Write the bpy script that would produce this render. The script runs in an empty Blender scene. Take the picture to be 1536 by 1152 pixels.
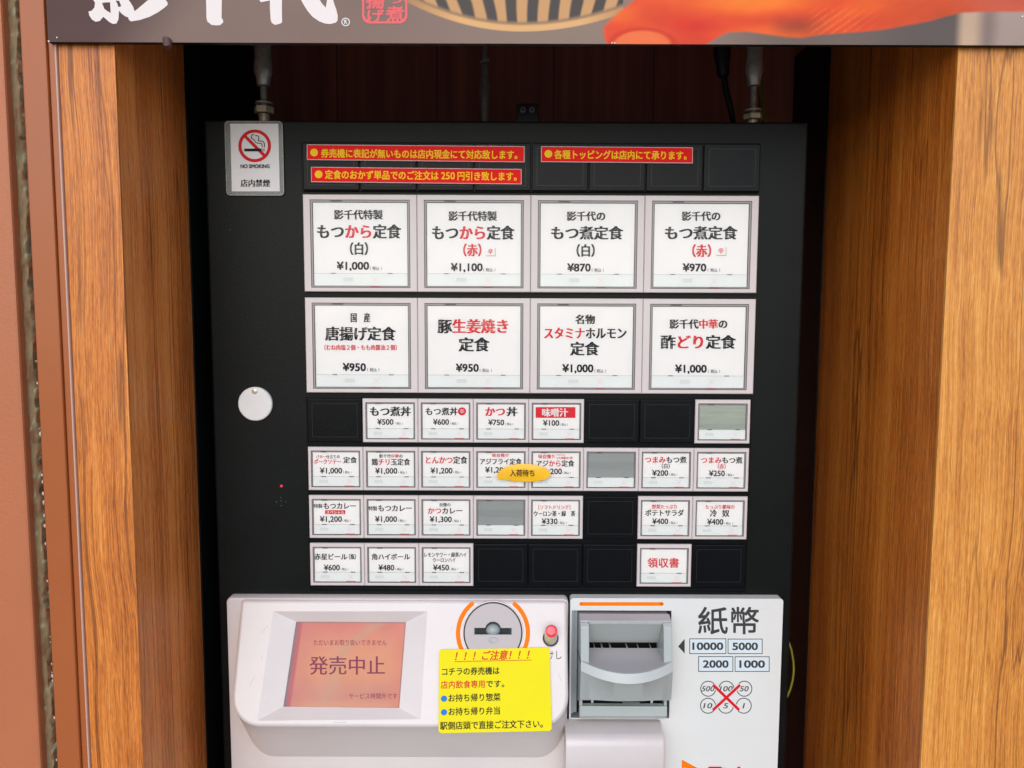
import bpy, bmesh, math, random
from mathutils import Vector, Matrix, noise
random.seed(7)
SC = bpy.context.scene
COL = SC.collection
R = math.radians
# ---------------------------------------------------------------- camera
EYE = Vector((0.0, -0.70, 1.50)); F = 1150.0; TILT = R(5.0); ROLL = R(0.2)
ct, st, cr, sr = math.cos(TILT), math.sin(TILT), math.cos(ROLL), math.sin(ROLL)
RIGHT = Vector((cr, sr*st, sr*ct)); UP = Vector((-sr, cr*st, cr*ct)); FWD = Vector((0, ct, -st))
cam = bpy.data.cameras.new('camera'); cam.sensor_width = 36; cam.lens = F/1536*36; cam.clip_start = .02; cam.clip_end = 5000
co = bpy.data.objects.new('camera', cam); COL.objects.link(co); SC.camera = co
co.matrix_world = Matrix(((RIGHT.x, UP.x, -FWD.x, EYE.x), (RIGHT.y, UP.y, -FWD.y, EYE.y), (RIGHT.z, UP.z, -FWD.z, EYE.z), (0, 0, 0, 1)))
# ---------------------------------------------------------------- daylight
SUN_EL, SUN_AZ = R(30), R(-6)      # azimuth measured from straight behind the camera, negative = from the left
w = bpy.data.worlds.new('World'); SC.world = w; w.use_nodes = True
nt = w.node_tree; sky = nt.nodes.new('ShaderNodeTexSky'); sky.sky_type = 'NISHITA'; sky.sun_disc = False
sky.sun_elevation = SUN_EL; sky.dust_density = 1.0; sky.ozone_density = 2.5; sky.air_density = 1.0
sd = Vector((math.sin(SUN_AZ)*math.cos(SUN_EL), -math.cos(SUN_AZ)*math.cos(SUN_EL), math.sin(SUN_EL)))  # towards the sun
sky.sun_rotation = math.atan2(sd.x, sd.y)
nt.links.new(sky.outputs[0], nt.nodes['Background'].inputs[0]); nt.nodes['Background'].inputs[1].default_value = 0.15
sl = bpy.data.lights.new('sun', 'SUN'); sl.energy = 1.1; sl.angle = R(65); sl.color = (1, .945, .87)
so = bpy.data.objects.new('sun', sl); COL.objects.link(so); so.rotation_euler = sd.to_track_quat('Z', 'Y').to_euler()
SC.view_settings.view_transform = 'Standard'; SC.view_settings.look = 'None'; SC.view_settings.gamma = 1
SC.view_settings.exposure = 0.33
# ---------------------------------------------------------------- geometry of sight: a pixel of the 1536x1152 photo -> point on a real plane
def ray(px, py):
    return RIGHT*((px-768)/F) + UP*((576-py)/F) + FWD
def P(px, py, Y=0.0):
    d = ray(px, py); return EYE + d*((Y-EYE.y)/d.y)
def PQ(px, py, p0, n):
    d = ray(px, py); return EYE + d*((p0-EYE).dot(n)/d.dot(n))
# ---------------------------------------------------------------- materials
def s2l(c): return tuple((x/255/12.92 if x/255 <= .04045 else ((x/255+.055)/1.055)**2.4) for x in c)
MATS = {}
def mat(name, col, rough=.5, metal=0, spec=.5, coat=0, emit=None, estr=0, vary=0, vscale=30, bump=0, bscale=400, bstretch=(1,1,1), coatrough=.1, speck=0):
    m = bpy.data.materials.new(name); m.use_nodes = True; t = m.node_tree; b = t.nodes['Principled BSDF']
    b.inputs['Base Color'].default_value = (*col, 1); b.inputs['Roughness'].default_value = rough; b.inputs['Metallic'].default_value = metal
    b.inputs['Specular IOR Level'].default_value = spec; b.inputs['Coat Weight'].default_value = coat; b.inputs['Coat Roughness'].default_value = coatrough
    if emit: b.inputs['Emission Color'].default_value = (*emit, 1); b.inputs['Emission Strength'].default_value = estr
    tc = t.nodes.new('ShaderNodeTexCoord'); mp = t.nodes.new('ShaderNodeMapping'); t.links.new(tc.outputs['Object'], mp.inputs[0]); mp.inputs['Scale'].default_value = bstretch
    if vary:
        n = t.nodes.new('ShaderNodeTexNoise'); n.inputs['Scale'].default_value = vscale; n.inputs['Detail'].default_value = 6; n.inputs['Roughness'].default_value = .6
        t.links.new(mp.outputs[0], n.inputs[0])
        mr = t.nodes.new('ShaderNodeMapRange'); mr.inputs['From Min'].default_value = .3; mr.inputs['From Max'].default_value = .7
        mr.inputs['To Min'].default_value = 1-vary; mr.inputs['To Max'].default_value = 1+vary*.6
        t.links.new(n.outputs[0], mr.inputs[0])
        mx = t.nodes.new('ShaderNodeMix'); mx.data_type = 'RGBA'; mx.blend_type = 'MULTIPLY'; mx.inputs[0].default_value = 1
        mx.inputs[6].default_value = (*col, 1); t.links.new(mr.outputs[0], mx.inputs[7]); out = mx.outputs[2]
        if speck:
            v = t.nodes.new('ShaderNodeTexNoise'); v.inputs['Scale'].default_value = 420; v.inputs['Detail'].default_value = 2
            t.links.new(mp.outputs[0], v.inputs[0])
            r2 = t.nodes.new('ShaderNodeMapRange'); r2.inputs['From Min'].default_value = .74; r2.inputs['From Max'].default_value = .80; r2.inputs['To Min'].default_value = 0; r2.inputs['To Max'].default_value = speck
            t.links.new(v.outputs[0], r2.inputs[0]); m2 = t.nodes.new('ShaderNodeMix'); m2.data_type = 'RGBA'
            t.links.new(r2.outputs[0], m2.inputs[0]); t.links.new(out, m2.inputs[6]); m2.inputs[7].default_value = (.22, .2, .19, 1); out = m2.outputs[2]
        t.links.new(out, b.inputs['Base Color'])
        r3 = t.nodes.new('ShaderNodeMapRange'); r3.inputs['To Min'].default_value = max(.05, rough-.12); r3.inputs['To Max'].default_value = min(1, rough+.12)
        t.links.new(n.outputs[0], r3.inputs[0]); t.links.new(r3.outputs[0], b.inputs['Roughness'])
    if bump:
        n2 = t.nodes.new('ShaderNodeTexNoise'); n2.inputs['Scale'].default_value = bscale; n2.inputs['Detail'].default_value = 3; t.links.new(mp.outputs[0], n2.inputs[0])
        bp = t.nodes.new('ShaderNodeBump'); bp.inputs['Strength'].default_value = bump; bp.inputs['Distance'].default_value = .001
        t.links.new(n2.outputs[0], bp.inputs['Height']); t.links.new(bp.outputs[0], b.inputs['Normal'])
    MATS[name] = m; return m
def vmat(name, rough=.4, emit=0, coat=0):
    m = bpy.data.materials.new(name); m.use_nodes = True; t = m.node_tree; b = t.nodes['Principled BSDF']
    a = t.nodes.new('ShaderNodeVertexColor'); a.layer_name = 'print'; b.inputs['Roughness'].default_value = rough; b.inputs['Coat Weight'].default_value = coat
    if emit:
        b.inputs['Base Color'].default_value = (.03, .03, .03, 1); t.links.new(a.outputs[0], b.inputs['Emission Color']); b.inputs['Emission Strength'].default_value = emit
    else: t.links.new(a.outputs[0], b.inputs['Base Color'])
    MATS[name] = m; return m
def wood(name, dark, mid, light, axis, seed=0, rough=.42, lines=.62):
    m = bpy.data.materials.new(name); m.use_nodes = True; t = m.node_tree; N = t.nodes.new; L = t.links.new; b = t.nodes['Principled BSDF']
    tc = N('ShaderNodeTexCoord'); mp = N('ShaderNodeMapping'); L(tc.outputs['Object'], mp.inputs[0]); mp.inputs['Location'].default_value = (seed*1.7, seed*.9, seed*2.3)
    # gentle waviness along the grain
    wv = N('ShaderNodeTexNoise'); wv.inputs['Scale'].default_value = 4.5; wv.inputs['Detail'].default_value = 2; L(mp.outputs[0], wv.inputs[0])
    sub = N('ShaderNodeVectorMath'); sub.operation = 'SUBTRACT'; L(wv.outputs['Color'], sub.inputs[0]); sub.inputs[1].default_value = (.5, .5, .5)
    mul = N('ShaderNodeVectorMath'); mul.operation = 'MULTIPLY'; L(sub.outputs[0], mul.inputs[0]); mul.inputs[1].default_value = (.016, .016, 0)
    add = N('ShaderNodeVectorMath'); add.operation = 'ADD'; L(mp.outputs[0], add.inputs[0]); L(mul.outputs[0], add.inputs[1])
    def nz(scale, sz, detail=3, rgh=.55, dist=0):
        q = N('ShaderNodeMapping'); L(add.outputs[0], q.inputs[0]); q.inputs['Scale'].default_value = (scale, scale, sz)
        n = N('ShaderNodeTexNoise'); n.inputs['Scale'].default_value = 1; n.inputs['Detail'].default_value = detail; n.inputs['Roughness'].default_value = rgh; n.inputs['Distortion'].default_value = dist
        L(q.outputs[0], n.inputs[0]); return n.outputs[0]
    broad = nz(40, .35, 3, .6); streak = nz(360, .6, 4, .7); fine = nz(1150, 7, 2); fleck = nz(1000, 120, 2, .6); mott = nz(14, 9, 3); line = nz(75, .8, 1.5, .5)
    def mrange(src, a, c, lo, hi):
        r = N('ShaderNodeMapRange'); L(src, r.inputs[0]); r.inputs['From Min'].default_value = a; r.inputs['From Max'].default_value = c; r.inputs['To Min'].default_value = lo; r.inputs['To Max'].default_value = hi; return r.outputs[0]
    def math_(op, a, c):
        k = N('ShaderNodeMath'); k.operation = op
        for i, x in enumerate((a, c)):
            if isinstance(x, (int, float)): k.inputs[i].default_value = x
            else: L(x, k.inputs[i])
        return k.outputs[0]
    v = math_('ADD', math_('MULTIPLY', broad, .50), math_('MULTIPLY', streak, .60))
    v = math_('ADD', v, math_('MULTIPLY', fine, .60)); v = math_('ADD', v, math_('MULTIPLY', fleck, .42)); v = math_('ADD', v, math_('MULTIPLY', mott, .25))
    v = mrange(v, .78, 1.68, 0, 1)
    cr_ = N('ShaderNodeValToRGB'); L(v, cr_.inputs[0]); e = cr_.color_ramp.elements
    e[0].position = .12; e[0].color = (*dark, 1); e[1].position = .92; e[1].color = (*light, 1); k = e.new(.5); k.color = (*mid, 1)
    # thin dark veins where a stretched noise passes through one level
    ln = math_('ABSOLUTE', math_('SUBTRACT', line, .5), 0); ln = mrange(ln, .002, .015, lines, 0)
    gate = mrange(nz(18, .9, 2), .40, .55, 0, 1); ln = math_('MULTIPLY', ln, gate)
    mx = N('ShaderNodeMix'); mx.data_type = 'RGBA'; L(ln, mx.inputs[0]); L(cr_.outputs[0], mx.inputs[6]); mx.inputs[7].default_value = (dark[0]*.25, dark[1]*.2, dark[2]*.2, 1)
    L(mx.outputs[2], b.inputs['Base Color'])
    L(mrange(streak, .3, .7, rough-.06, rough+.12), b.inputs['Roughness'])
    bp = N('ShaderNodeBump'); bp.inputs['Strength'].default_value = .35; bp.inputs['Distance'].default_value = .0006
    L(math_('SUBTRACT', math_('ADD', fine, fleck), ln), bp.inputs['Height']); L(bp.outputs[0], b.inputs['Normal'])
    MATS[name] = m; return m

mat('cabinet_black', (.0058, .0072, .0070), .42, spec=.14, bump=.16, bscale=800, vary=.35, vscale=7, speck=.10)
mat('plate_black', (.0025, .0032, .0042), .34, spec=.13, bump=.12, bscale=500, vary=.3, vscale=20)
mat('plate_line', (.014, .016, .018), .35, spec=.25)
mat('bezel', (.66, .583, .562), .38, vary=.05, vscale=18)
mat('frame_grey', (.30, .275, .27), .3)
mat('frame_dark', (.07, .06, .065), .4)
mat('card', (.84, .815, .79), .6, vary=.03, vscale=25)
mat('card_grey', (.31, .33, .32), .4, vary=.28, vscale=60, bstretch=(.12, 1, 1))
mat('card_green', (.38, .42, .35), .4, vary=.30, vscale=90, bstretch=(.12, 1, 1))
mat('flap', (.76, .78, .755), .45, vary=.04, vscale=60)
mat('mark_grey', (.65, .67, .645), .6); mat('mark_pink', (.80, .63, .62), .6)
mat('scuff', (.42, .39, .38), .6); mat('mark_line', (.34, .34, .33), .5); mat('lamp_red', (.42, .10, .12), .4, emit=(1, .05, .1), estr=.04)
mat('ink', (.011, .008, .009), .6, spec=.2); mat('ink_red', (.66, .006, .018), .55, spec=.3); mat('ink_white', (.8, .78, .77), .55)
mat('panel_pink', (.71, .64, .618), .33, vary=.055, vscale=12, bump=.05, bscale=300, speck=.35, coat=.2, coatrough=.25)
mat('panel_white', (.74, .745, .72), .36, vary=.03, vscale=10, speck=.15)
mat('orange', (.95, .20, .0), .5, spec=.12); mat('print_grey', (.05, .05, .053), .5, spec=.2); mat('print_blue', (.68, .76, .80), .5); mat('print_red', (.68, .010, .018), .5, spec=.15)
mat('dial', (.34, .305, .31), .3, vary=.04, metal=.15)
mat('dial_light', (.36, .40, .40), .25); mat('dial_in', (.10, .125, .125), .35); mat('dark_gap', (.012, .012, .013), .6)
mat('acceptor', (.43, .465, .45), .36, vary=.03, vscale=25); mat('acceptor_pink', (.43, .40, .405), .34, vary=.03); mat('acceptor_lip', (.50, .525, .51), .3); mat('acceptor_side', (.34, .385, .42), .45, vary=.1)
mat('steel', (.66, .60, .52), .3, metal=.55); mat('rod_steel', (.52, .47, .37), .36, metal=.5, vary=.35, vscale=120); mat('nut_brass', (.55, .50, .34), .42, metal=.3, vary=.2, vscale=90)
mat('button_red', (.75, .03, .055), .14, coat=.6, emit=(1, .05, .06), estr=.12)
mat('strip_red', (.86, .004, .003), .4, spec=.1, vary=.03); mat('strip_edge', (.55, .40, .38), .3); mat('yellow_ink', (1.0, .60, .0), .4, spec=.15)
mat('sticker_yellow', (.84, .72, .0), .42, spec=.14, vary=.03, bump=.12, bscale=35); mat('dot_blue', (.01, .17, .62), .4, spec=.2)
mat('oval', (.93, .50, .0), .4, vary=.10, vscale=40, coat=.3)
mat('lacquer_white', (.76, .745, .72), .35, vary=.03); mat('rubber', (.008, .008, .008), .5); mat('wire_green', (.22, .24, .02), .45)
mat('terracotta', (.49, .155, .062), .42, vary=.06, vscale=5, bump=.22, bscale=420); mat('terracotta_strip', (.40, .105, .024), .33, vary=.05, vscale=8, bump=.05)
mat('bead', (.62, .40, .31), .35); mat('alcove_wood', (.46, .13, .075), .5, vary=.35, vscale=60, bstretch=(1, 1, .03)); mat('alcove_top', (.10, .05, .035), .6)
mat('brush_white', (.80, .70, .66), .4); mat('seal_red', (.78, .075, .085), .42)
mat('concrete', (.42, .40, .37), .85, vary=.25, vscale=3, bump=.4, bscale=60)
vmat('board_print', .38); MATS['board_print'].node_tree.nodes['Principled BSDF'].inputs['Specular IOR Level'].default_value = .22; vmat('screen_glow', .12, emit=.60); MATS['screen_glow'].node_tree.nodes['Principled BSDF'].inputs['Specular IOR Level'].default_value = .2; vmat('seam_paint', .85)
wood('oak_left', s2l((124, 54, 14)), s2l((214, 124, 46)), s2l((250, 178, 90)), 'x', 1.3)
wood('oak_right', s2l((144, 72, 20)), s2l((216, 138, 54)), s2l((250, 188, 98)), 'x', 4.1)
wood('walnut_left', s2l((132, 58, 20)), s2l((226, 130, 58)), s2l((252, 178, 98)), 'y', 2.2)
wood('walnut_right', s2l((122, 52, 10)), s2l((214, 116, 34)), s2l((250, 166, 70)), 'y', 6.4)
def glassy(name, tint, opaque, rough=.06):
    m = bpy.data.materials.new(name); m.use_nodes = True; t = m.node_tree; t.nodes.clear(); N = t.nodes.new; L = t.links.new
    o = N('ShaderNodeOutputMaterial'); tr = N('ShaderNodeBsdfTransparent'); df = N('ShaderNodeBsdfDiffuse'); gl = N('ShaderNodeBsdfGlossy'); gl.inputs['Roughness'].default_value = rough
    df.inputs[0].default_value = (*tint, 1); m1 = N('ShaderNodeMixShader'); m1.inputs[0].default_value = opaque; L(tr.outputs[0], m1.inputs[1]); L(df.outputs[0], m1.inputs[2])
    fr = N('ShaderNodeFresnel'); fr.inputs[0].default_value = 1.27; m2 = N('ShaderNodeMixShader'); L(fr.outputs[0], m2.inputs[0]); L(m1.outputs[0], m2.inputs[1]); L(gl.outputs[0], m2.inputs[2])
    n = N('ShaderNodeTexNoise'); n.inputs['Scale'].default_value = 22; n.inputs['Detail'].default_value = 1; tc = N('ShaderNodeTexCoord'); L(tc.outputs['Object'], n.inputs[0])
    bp = N('ShaderNodeBump'); bp.inputs['Strength'].default_value = .25; bp.inputs['Distance'].default_value = .002; L(n.outputs[0], bp.inputs['Height']); L(bp.outputs[0], gl.inputs['Normal']); 
    L(m2.outputs[0], o.inputs[0]); MATS[name] = m
glassy('clear_pane', (.8, .8, .8), .01); glassy('laminate', (.55, .57, .52), .38, .12)
# ---------------------------------------------------------------- mesh builder
W = {}
class MB:
    def __init__(s): s.v = []; s.f = []; s.m = []; s.names = []
    def mi(s, name):
        if name not in s.names: s.names.append(name)
        return s.names.index(name)
    def add(s, vs, fs, m):
        b = len(s.v); s.v += [Vector(v) for v in vs]; k = s.mi(m)
        for f in fs: s.f.append([b+i for i in f]); s.m.append(k)
    def box(s, x0, x1, y0, y1, z0, z1, m):
        s.add([(x, y, z) for x in (x0, x1) for y in (y0, y1) for z in (z0, z1)], [(0, 1, 3, 2), (4, 6, 7, 5), (0, 4, 5, 1), (2, 3, 7, 6), (0, 2, 6, 4), (1, 5, 7, 3)], m)
    def quad(s, a, b, c, d, m): s.add([a, b, c, d], [(0, 1, 2, 3)], m)
    def rect(s, x0, x1, z0, z1, y, m): s.quad((x0, y, z0), (x1, y, z0), (x1, y, z1), (x0, y, z1), m)
    def ring(s, x0, x1, z0, z1, X0, X1, Z0, Z1, y, m, depth=0):   # outer rect, inner rect
        o = [(x0, y, z0), (x1, y, z0), (x1, y, z1), (x0, y, z1)]; i = [(X0, y, Z0), (X1, y, Z0), (X1, y, Z1), (X0, y, Z1)]
        s.add(o+i, [(k, (k+1) % 4, 4+(k+1) % 4, 4+k) for k in range(4)], m)
        if depth:
            for r, fl in ((o, 0), (i, 1)):
                bk = [(a, b+depth, c) for a, b, c in r]
                s.add(r+bk, [((k+1) % 4, k, 4+k, 4+(k+1) % 4) if not fl else (k, (k+1) % 4, 4+(k+1) % 4, 4+k) for k in range(4)], m)
    def loft(s, loops, m, cap0=False, cap1=False):
        n = len(loops[0]); b = len(s.v); k = s.mi(m)
        for l in loops: s.v += [Vector(p) for p in l]
        for j in range(len(loops)-1):
            for i in range(n): s.f.append([b+j*n+i, b+j*n+(i+1) % n, b+(j+1)*n+(i+1) % n, b+(j+1)*n+i]); s.m.append(k)
        if cap0: s.f.append([b+i for i in range(n)][::-1]); s.m.append(k)
        if cap1: s.f.append([b+(len(loops)-1)*n+i for i in range(n)]); s.m.append(k)
    def tube(s, pts, r, m, n=12, cap=True):
        loops = []; pts = [Vector(p) for p in pts]
        rs = r if isinstance(r, (list, tuple)) else [r]*len(pts)
        for i, p in enumerate(pts):
            d = (pts[min(i+1, len(pts)-1)]-pts[max(i-1, 0)]).normalized(); a = d.cross(Vector((0, 1, .01)) if abs(d.y) < .9 else Vector((1, 0, 0))).normalized(); c = d.cross(a)
            loops.append([p+(a*math.cos(t)+c*math.sin(t))*rs[i] for t in [2*math.pi*j/n for j in range(n)]])
        s.loft(loops, m, cap, cap)
    def holes(s, outer, hs, m, off=None):        # flat face with holes
        bm = bmesh.new(); es = []
        for L_ in [outer]+hs:
            vs = [bm.verts.new(p) for p in L_]; es += [bm.edges.new((vs[i], vs[(i+1) % len(vs)])) for i in range(len(vs))]
        bmesh.ops.triangle_fill(bm, use_beauty=True, edges=es); bm.verts.index_update()
        s.add([v.co.copy() for v in bm.verts], [[v.index for v in f.verts] for f in bm.faces], m); bm.free()
def rnd(x0, x1, z0, z1, r, n=5, y=0):
    o = []
    for cx, cz, a0 in ((x1-r, z1-r, 0), (x0+r, z1-r, 90), (x0+r, z0+r, 180), (x1-r, z0+r, 270)):
        for k in range(n+1):
            a = R(a0+90*k/n); o.append((cx+r*math.cos(a), y, cz+r*math.sin(a)))
    return o
def tag(o, label=None, cat=None, group=None, kind=None):
    for k, v in (('label', label), ('category', cat), ('group', group), ('kind', kind)):
        if v: o[k] = v
    return o
def empty(name, loc):
    o = bpy.data.objects.new(name, None); COL.objects.link(o); o.location = loc; W[o] = Vector(loc); o.empty_display_size = .02; return o
def build(name, mb, parent=None, org=None, smooth=None, bevel=0, seg=2, normals=True):
    if org is None:
        if parent: org = W[parent]
        else:
            xs = [v.x for v in mb.v]; ys = [v.y for v in mb.v]; zs = [v.z for v in mb.v]; org = Vector(((min(xs)+max(xs))/2, (min(ys)+max(ys))/2, min(zs)))
    org = Vector(org); me = bpy.data.meshes.new(name); me.from_pydata([v-org for v in mb.v], [], mb.f)
    for n in mb.names: me.materials.append(MATS[n])
    me.polygons.foreach_set('material_index', mb.m)
    if normals:
        bm = bmesh.new(); bm.from_mesh(me); bmesh.ops.recalc_face_normals(bm, faces=bm.faces); bm.to_mesh(me); bm.free()
    if smooth:
        me.polygons.foreach_set('use_smooth', [True]*len(me.polygons)); me.set_sharp_from_angle(angle=R(smooth))
    o = bpy.data.objects.new(name, me); COL.objects.link(o)
    if parent: o.parent = parent; o.location = org-W[parent]
    else: o.location = org
    W[o] = org
    if bevel:
        b = o.modifiers.new('bevel', 'BEVEL'); b.width = bevel; b.segments = seg; b.limit_method = 'ANGLE'; b.angle_limit = R(40)
    return o
# ---------------------------------------------------------------- lettering from the built-in font
_tc = bpy.data.curves.new('glyph', 'FONT'); _tc.resolution_u = 3; _to = bpy.data.objects.new('glyph', _tc); COL.objects.link(_to); _cache = {}
def glyph(s, off):
    k = (s, off)
    if k not in _cache:
        _tc.body = s; _tc.offset = off; bpy.context.view_layer.update()
        me = bpy.data.meshes.new_from_object(_to.evaluated_get(bpy.context.evaluated_depsgraph_get()))
        _cache[k] = ([(v.co.x, v.co.y) for v in me.vertices], [tuple(p.vertices) for p in me.polygons]); bpy.data.meshes.remove(me)
    return _cache[k]
def copies(dx, dy):
    if not dx and not dy: return [(0, 0)]
    if not dy: return [(-dx, 0), (dx, 0)]
    return [(-dx, -dy), (dx, -dy), (-dx, dy), (dx, dy)]
class Lay:       # flat lettering laid on a plane: M(px,py) -> point, n = unit vector out of the surface
    def __init__(s, M, n): s.mb = MB(); s.M = M; s.n = Vector(n)
    def put(s, vs, fs, m, lift=.00012): s.mb.add([s.M(x, y)+s.n*lift for x, y in vs], fs, m)
    def cjk(s, segs, x0, x1, yc, h, off=.012, dup=.022, slant=0, sq=1.0):
        """segs: [(text, material)], full-width cells between x0 and x1"""
        n = sum(len(t) for t, _ in segs); cw = (x1-x0)/(n-.10); x = x0-.05*cw; em = h/.90
        for t, m in segs:
            for c in t:
                if c not in ' ':
                    v, f = glyph(c, 0)
                    for j, (d, e_) in enumerate(copies(dup, off)):
                        s.put([(x+(vx+d)*cw+slant*(vy-.38)*em, yc-(vy+e_-.38)*em) for vx, vy in v], f, m, .00012+.00003*j)
                x += cw
    def lat(s, t, m, x0, x1, yc, h, off=.02, slant=0, fit=None):
        v, f = glyph(t, 0); a = min(p[0] for p in v); b = max(p[0] for p in v); ref = glyph(fit or '0', 0)[0]; c = min(p[1] for p in ref); d = max(p[1] for p in ref)
        kx = (x1-x0)/(b-a); ky = h/(d-c)
        for j, (dx, dy) in enumerate(copies(off, off*.8)):
            s.put([(x0+(px+dx-a)*kx+slant*(py-(c+d)/2)*ky, yc-(py+dy-(c+d)/2)*ky) for px, py in v], f, m, .00012+.00003*j)
    def poly(s, pts, m, lift=.0001): s.put(pts, [tuple(range(len(pts)))], m, lift)
    def rect(s, x0, x1, y0, y1, m, lift=.00006): s.poly([(x0, y1), (x1, y1), (x1, y0), (x0, y0)], m, lift)
    def box(s, x0, x1, y0, y1, t, m, lift=.0001):
        o = [(x0, y0), (x1, y0), (x1, y1), (x0, y1)]; i = [(x0+t, y0+t), (x1-t, y0+t), (x1-t, y1-t), (x0+t, y1-t)]
        s.put(o+i, [(k, (k+1) % 4, 4+(k+1) % 4, 4+k) for k in range(4)], m, lift)
    def disc(s, cx, cy, r, m, n=28, lift=.0001): s.poly([(cx+r*math.cos(2*math.pi*k/n), cy+r*math.sin(2*math.pi*k/n)) for k in range(n)], m, lift)
    def arc(s, cx, cy, r0, r1, a0, a1, m, n=40, lift=.0001, caps=False):
        vs = []; 
        for k in range(n+1):
            a = R(a0+(a1-a0)*k/n); vs += [(cx+r0*math.cos(a), cy-r0*math.sin(a)), (cx+r1*math.cos(a), cy-r1*math.sin(a))]
        s.put(vs, [(2*k, 2*k+1, 2*k+3, 2*k+2) for k in range(n)], m, lift)
        if caps:
            for a in (R(a0), R(a1)): s.disc(cx+(r0+r1)/2*math.cos(a), cy-(r0+r1)/2*math.sin(a), (r1-r0)/2, m, 14, lift+.00004)
    def stroke(s, pts, t, m, lift=.0001):
        vs = []
        for i, p in enumerate(pts):
            a = pts[max(i-1, 0)]; b = pts[min(i+1, len(pts)-1)]; dx, dy = b[0]-a[0], b[1]-a[1]; l = math.hypot(dx, dy)
            vs += [(p[0]-dy/l*t/2, p[1]+dx/l*t/2), (p[0]+dy/l*t/2, p[1]-dx/l*t/2)]
        s.put(vs, [(2*k, 2*k+1, 2*k+3, 2*k+2) for k in range(len(pts)-1)], m, lift)
    def build(s, name, parent=None, org=None):
        o = build(name, s.mb, parent, org, normals=False); return o
OUT = Vector((0, -1, 0))
# ================================================================= setting: pavement
g = MB(); g.add([(-400, -400, 0), (400, -400, 0), (400, 400, 0), (-400, 400, 0)], [(0, 1, 2, 3)], 'concrete')
tag(build('pavement', g, org=(0, 0, 0)), kind='structure')
# ================================================================= shop front: left metal column, oak boards, alcove
YF = -0.118                                     # front plane of the boards
def XF(px, y=600, Y=YF): return P(px, y, Y).x
xe_l, xe_r = XF(193), XF(1410)                  # alcove edges
YB = 0.215; ZT = 1.92; MZ1_ = 1.5+.30
Hw = 2.35
xw0 = XF((77+142)/2+2)                           # wood starts
col = empty('metal_column', (XF(40), YF, 0))
xs0, xs1, xs2, xs3, xs4 = XF((-1+67)/2+2), XF(46), XF((28+98)/2-1), XF(98), XF(110)
a = MB(); a.box(xs0-.30, xs0, YF-.002, YF+.05, 0, Hw, 'terracotta'); build('cladding_panel', a, col, bevel=.002)
# corroded joint strip: ragged sheet with its own stains
a = MB(); nz_, nx_ = 420, 12; vs = []; cols = []
for j in range(nz_+1):
    z = .85+1.05*j/nz_
    for i in range(nx_+1):
        t = i/nx_; rag = noise.noise(Vector((0, 3, z*55)))*.0012*(1 if i == 0 else 0)
        x = xs0-.003+(xs2-xs0+.003)*t+rag
        split = .55+.17*noise.noise(Vector((1, 0, z*30)))+.12*noise.noise(Vector((7, 0, z*110)))
        n1 = noise.noise(Vector((t*4, 9, z*70))); n2 = noise.noise(Vector((t*9, 2, z*190)))
        if t < split: c = [.235+.10*n1+.10*n2, .165+.075*n1+.08*n2, .085+.04*n1+.05*n2]
        else: c = [.085+.05*n2, .058+.03*n2, .042+.02*n2]
        if abs(t-split) < .10 and n1 > .12: c = [.20, .085, .035]
        if n2 > .5 and t < .6: c = [.33, .34, .22]
        if n1 < -.38: c = [.16, .075, .035]
        vs.append((x, YF+.010+.0022*n1+.0010*n2-.004*(t < split), z)); cols.append([max(.01, q) for q in c])
a.add(vs, [(j*(nx_+1)+i, j*(nx_+1)+i+1, (j+1)*(nx_+1)+i+1, (j+1)*(nx_+1)+i) for j in range(nz_) for i in range(nx_)], 'seam_paint')
a.box(xs0, xs2, YF+.02, YF+.03, 0, Hw, 'seam_paint')
cols += [[.1, .07, .05]]*8
jo = build('rusty_joint', a, col, smooth=60)
def paint(o, cols):
    l = o.data.color_attributes.new('print', 'FLOAT_COLOR', 'POINT'); l.data.foreach_set('color', [q for c in cols for q in (*c, 1)])
paint(jo, cols)
a = MB(); a.box(xs2, xs3, YF-.0035, YF+.05, 0, Hw, 'terracotta_strip'); build('cover_strip', a, col, bevel=.0012)
a = MB(); a.box(xs3+.0003, xw0-.0020, YF-.001, YF+.05, 0, Hw, 'terracotta_strip'); build('reveal_strip', a, col, bevel=.0006)
a = MB(); a.box(xw0-.0018, xw0-.0004, YF-.002, YF+.02, 0, Hw, 'bead'); build('edge_bead', a, col, bevel=.0008)
# chipped paint flecks along the strip edge
a = MB(); rr = random.Random(3)
for k in range(26):
    z = rr.choice((1.42, 1.36, 1.30, 1.22, 1.1))+rr.gauss(0, .05); s_ = rr.uniform(.0003, .0011); x = xs2-.0002
    a.add([(x-s_*.6, YF-.0037, z), (x+s_*.7, YF-.0038, z-s_), (x+s_, YF-.0038, z+s_*rr.uniform(.6, 3)), (x-s_*.5, YF-.0037, z+s_*2)], [(0, 1, 2, 3)], 'bead')
build('chipped_paint', a, col, normals=False)
tag(col, 'terracotta painted metal column with a rusty open joint, left of the ticket machine', 'column')

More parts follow.
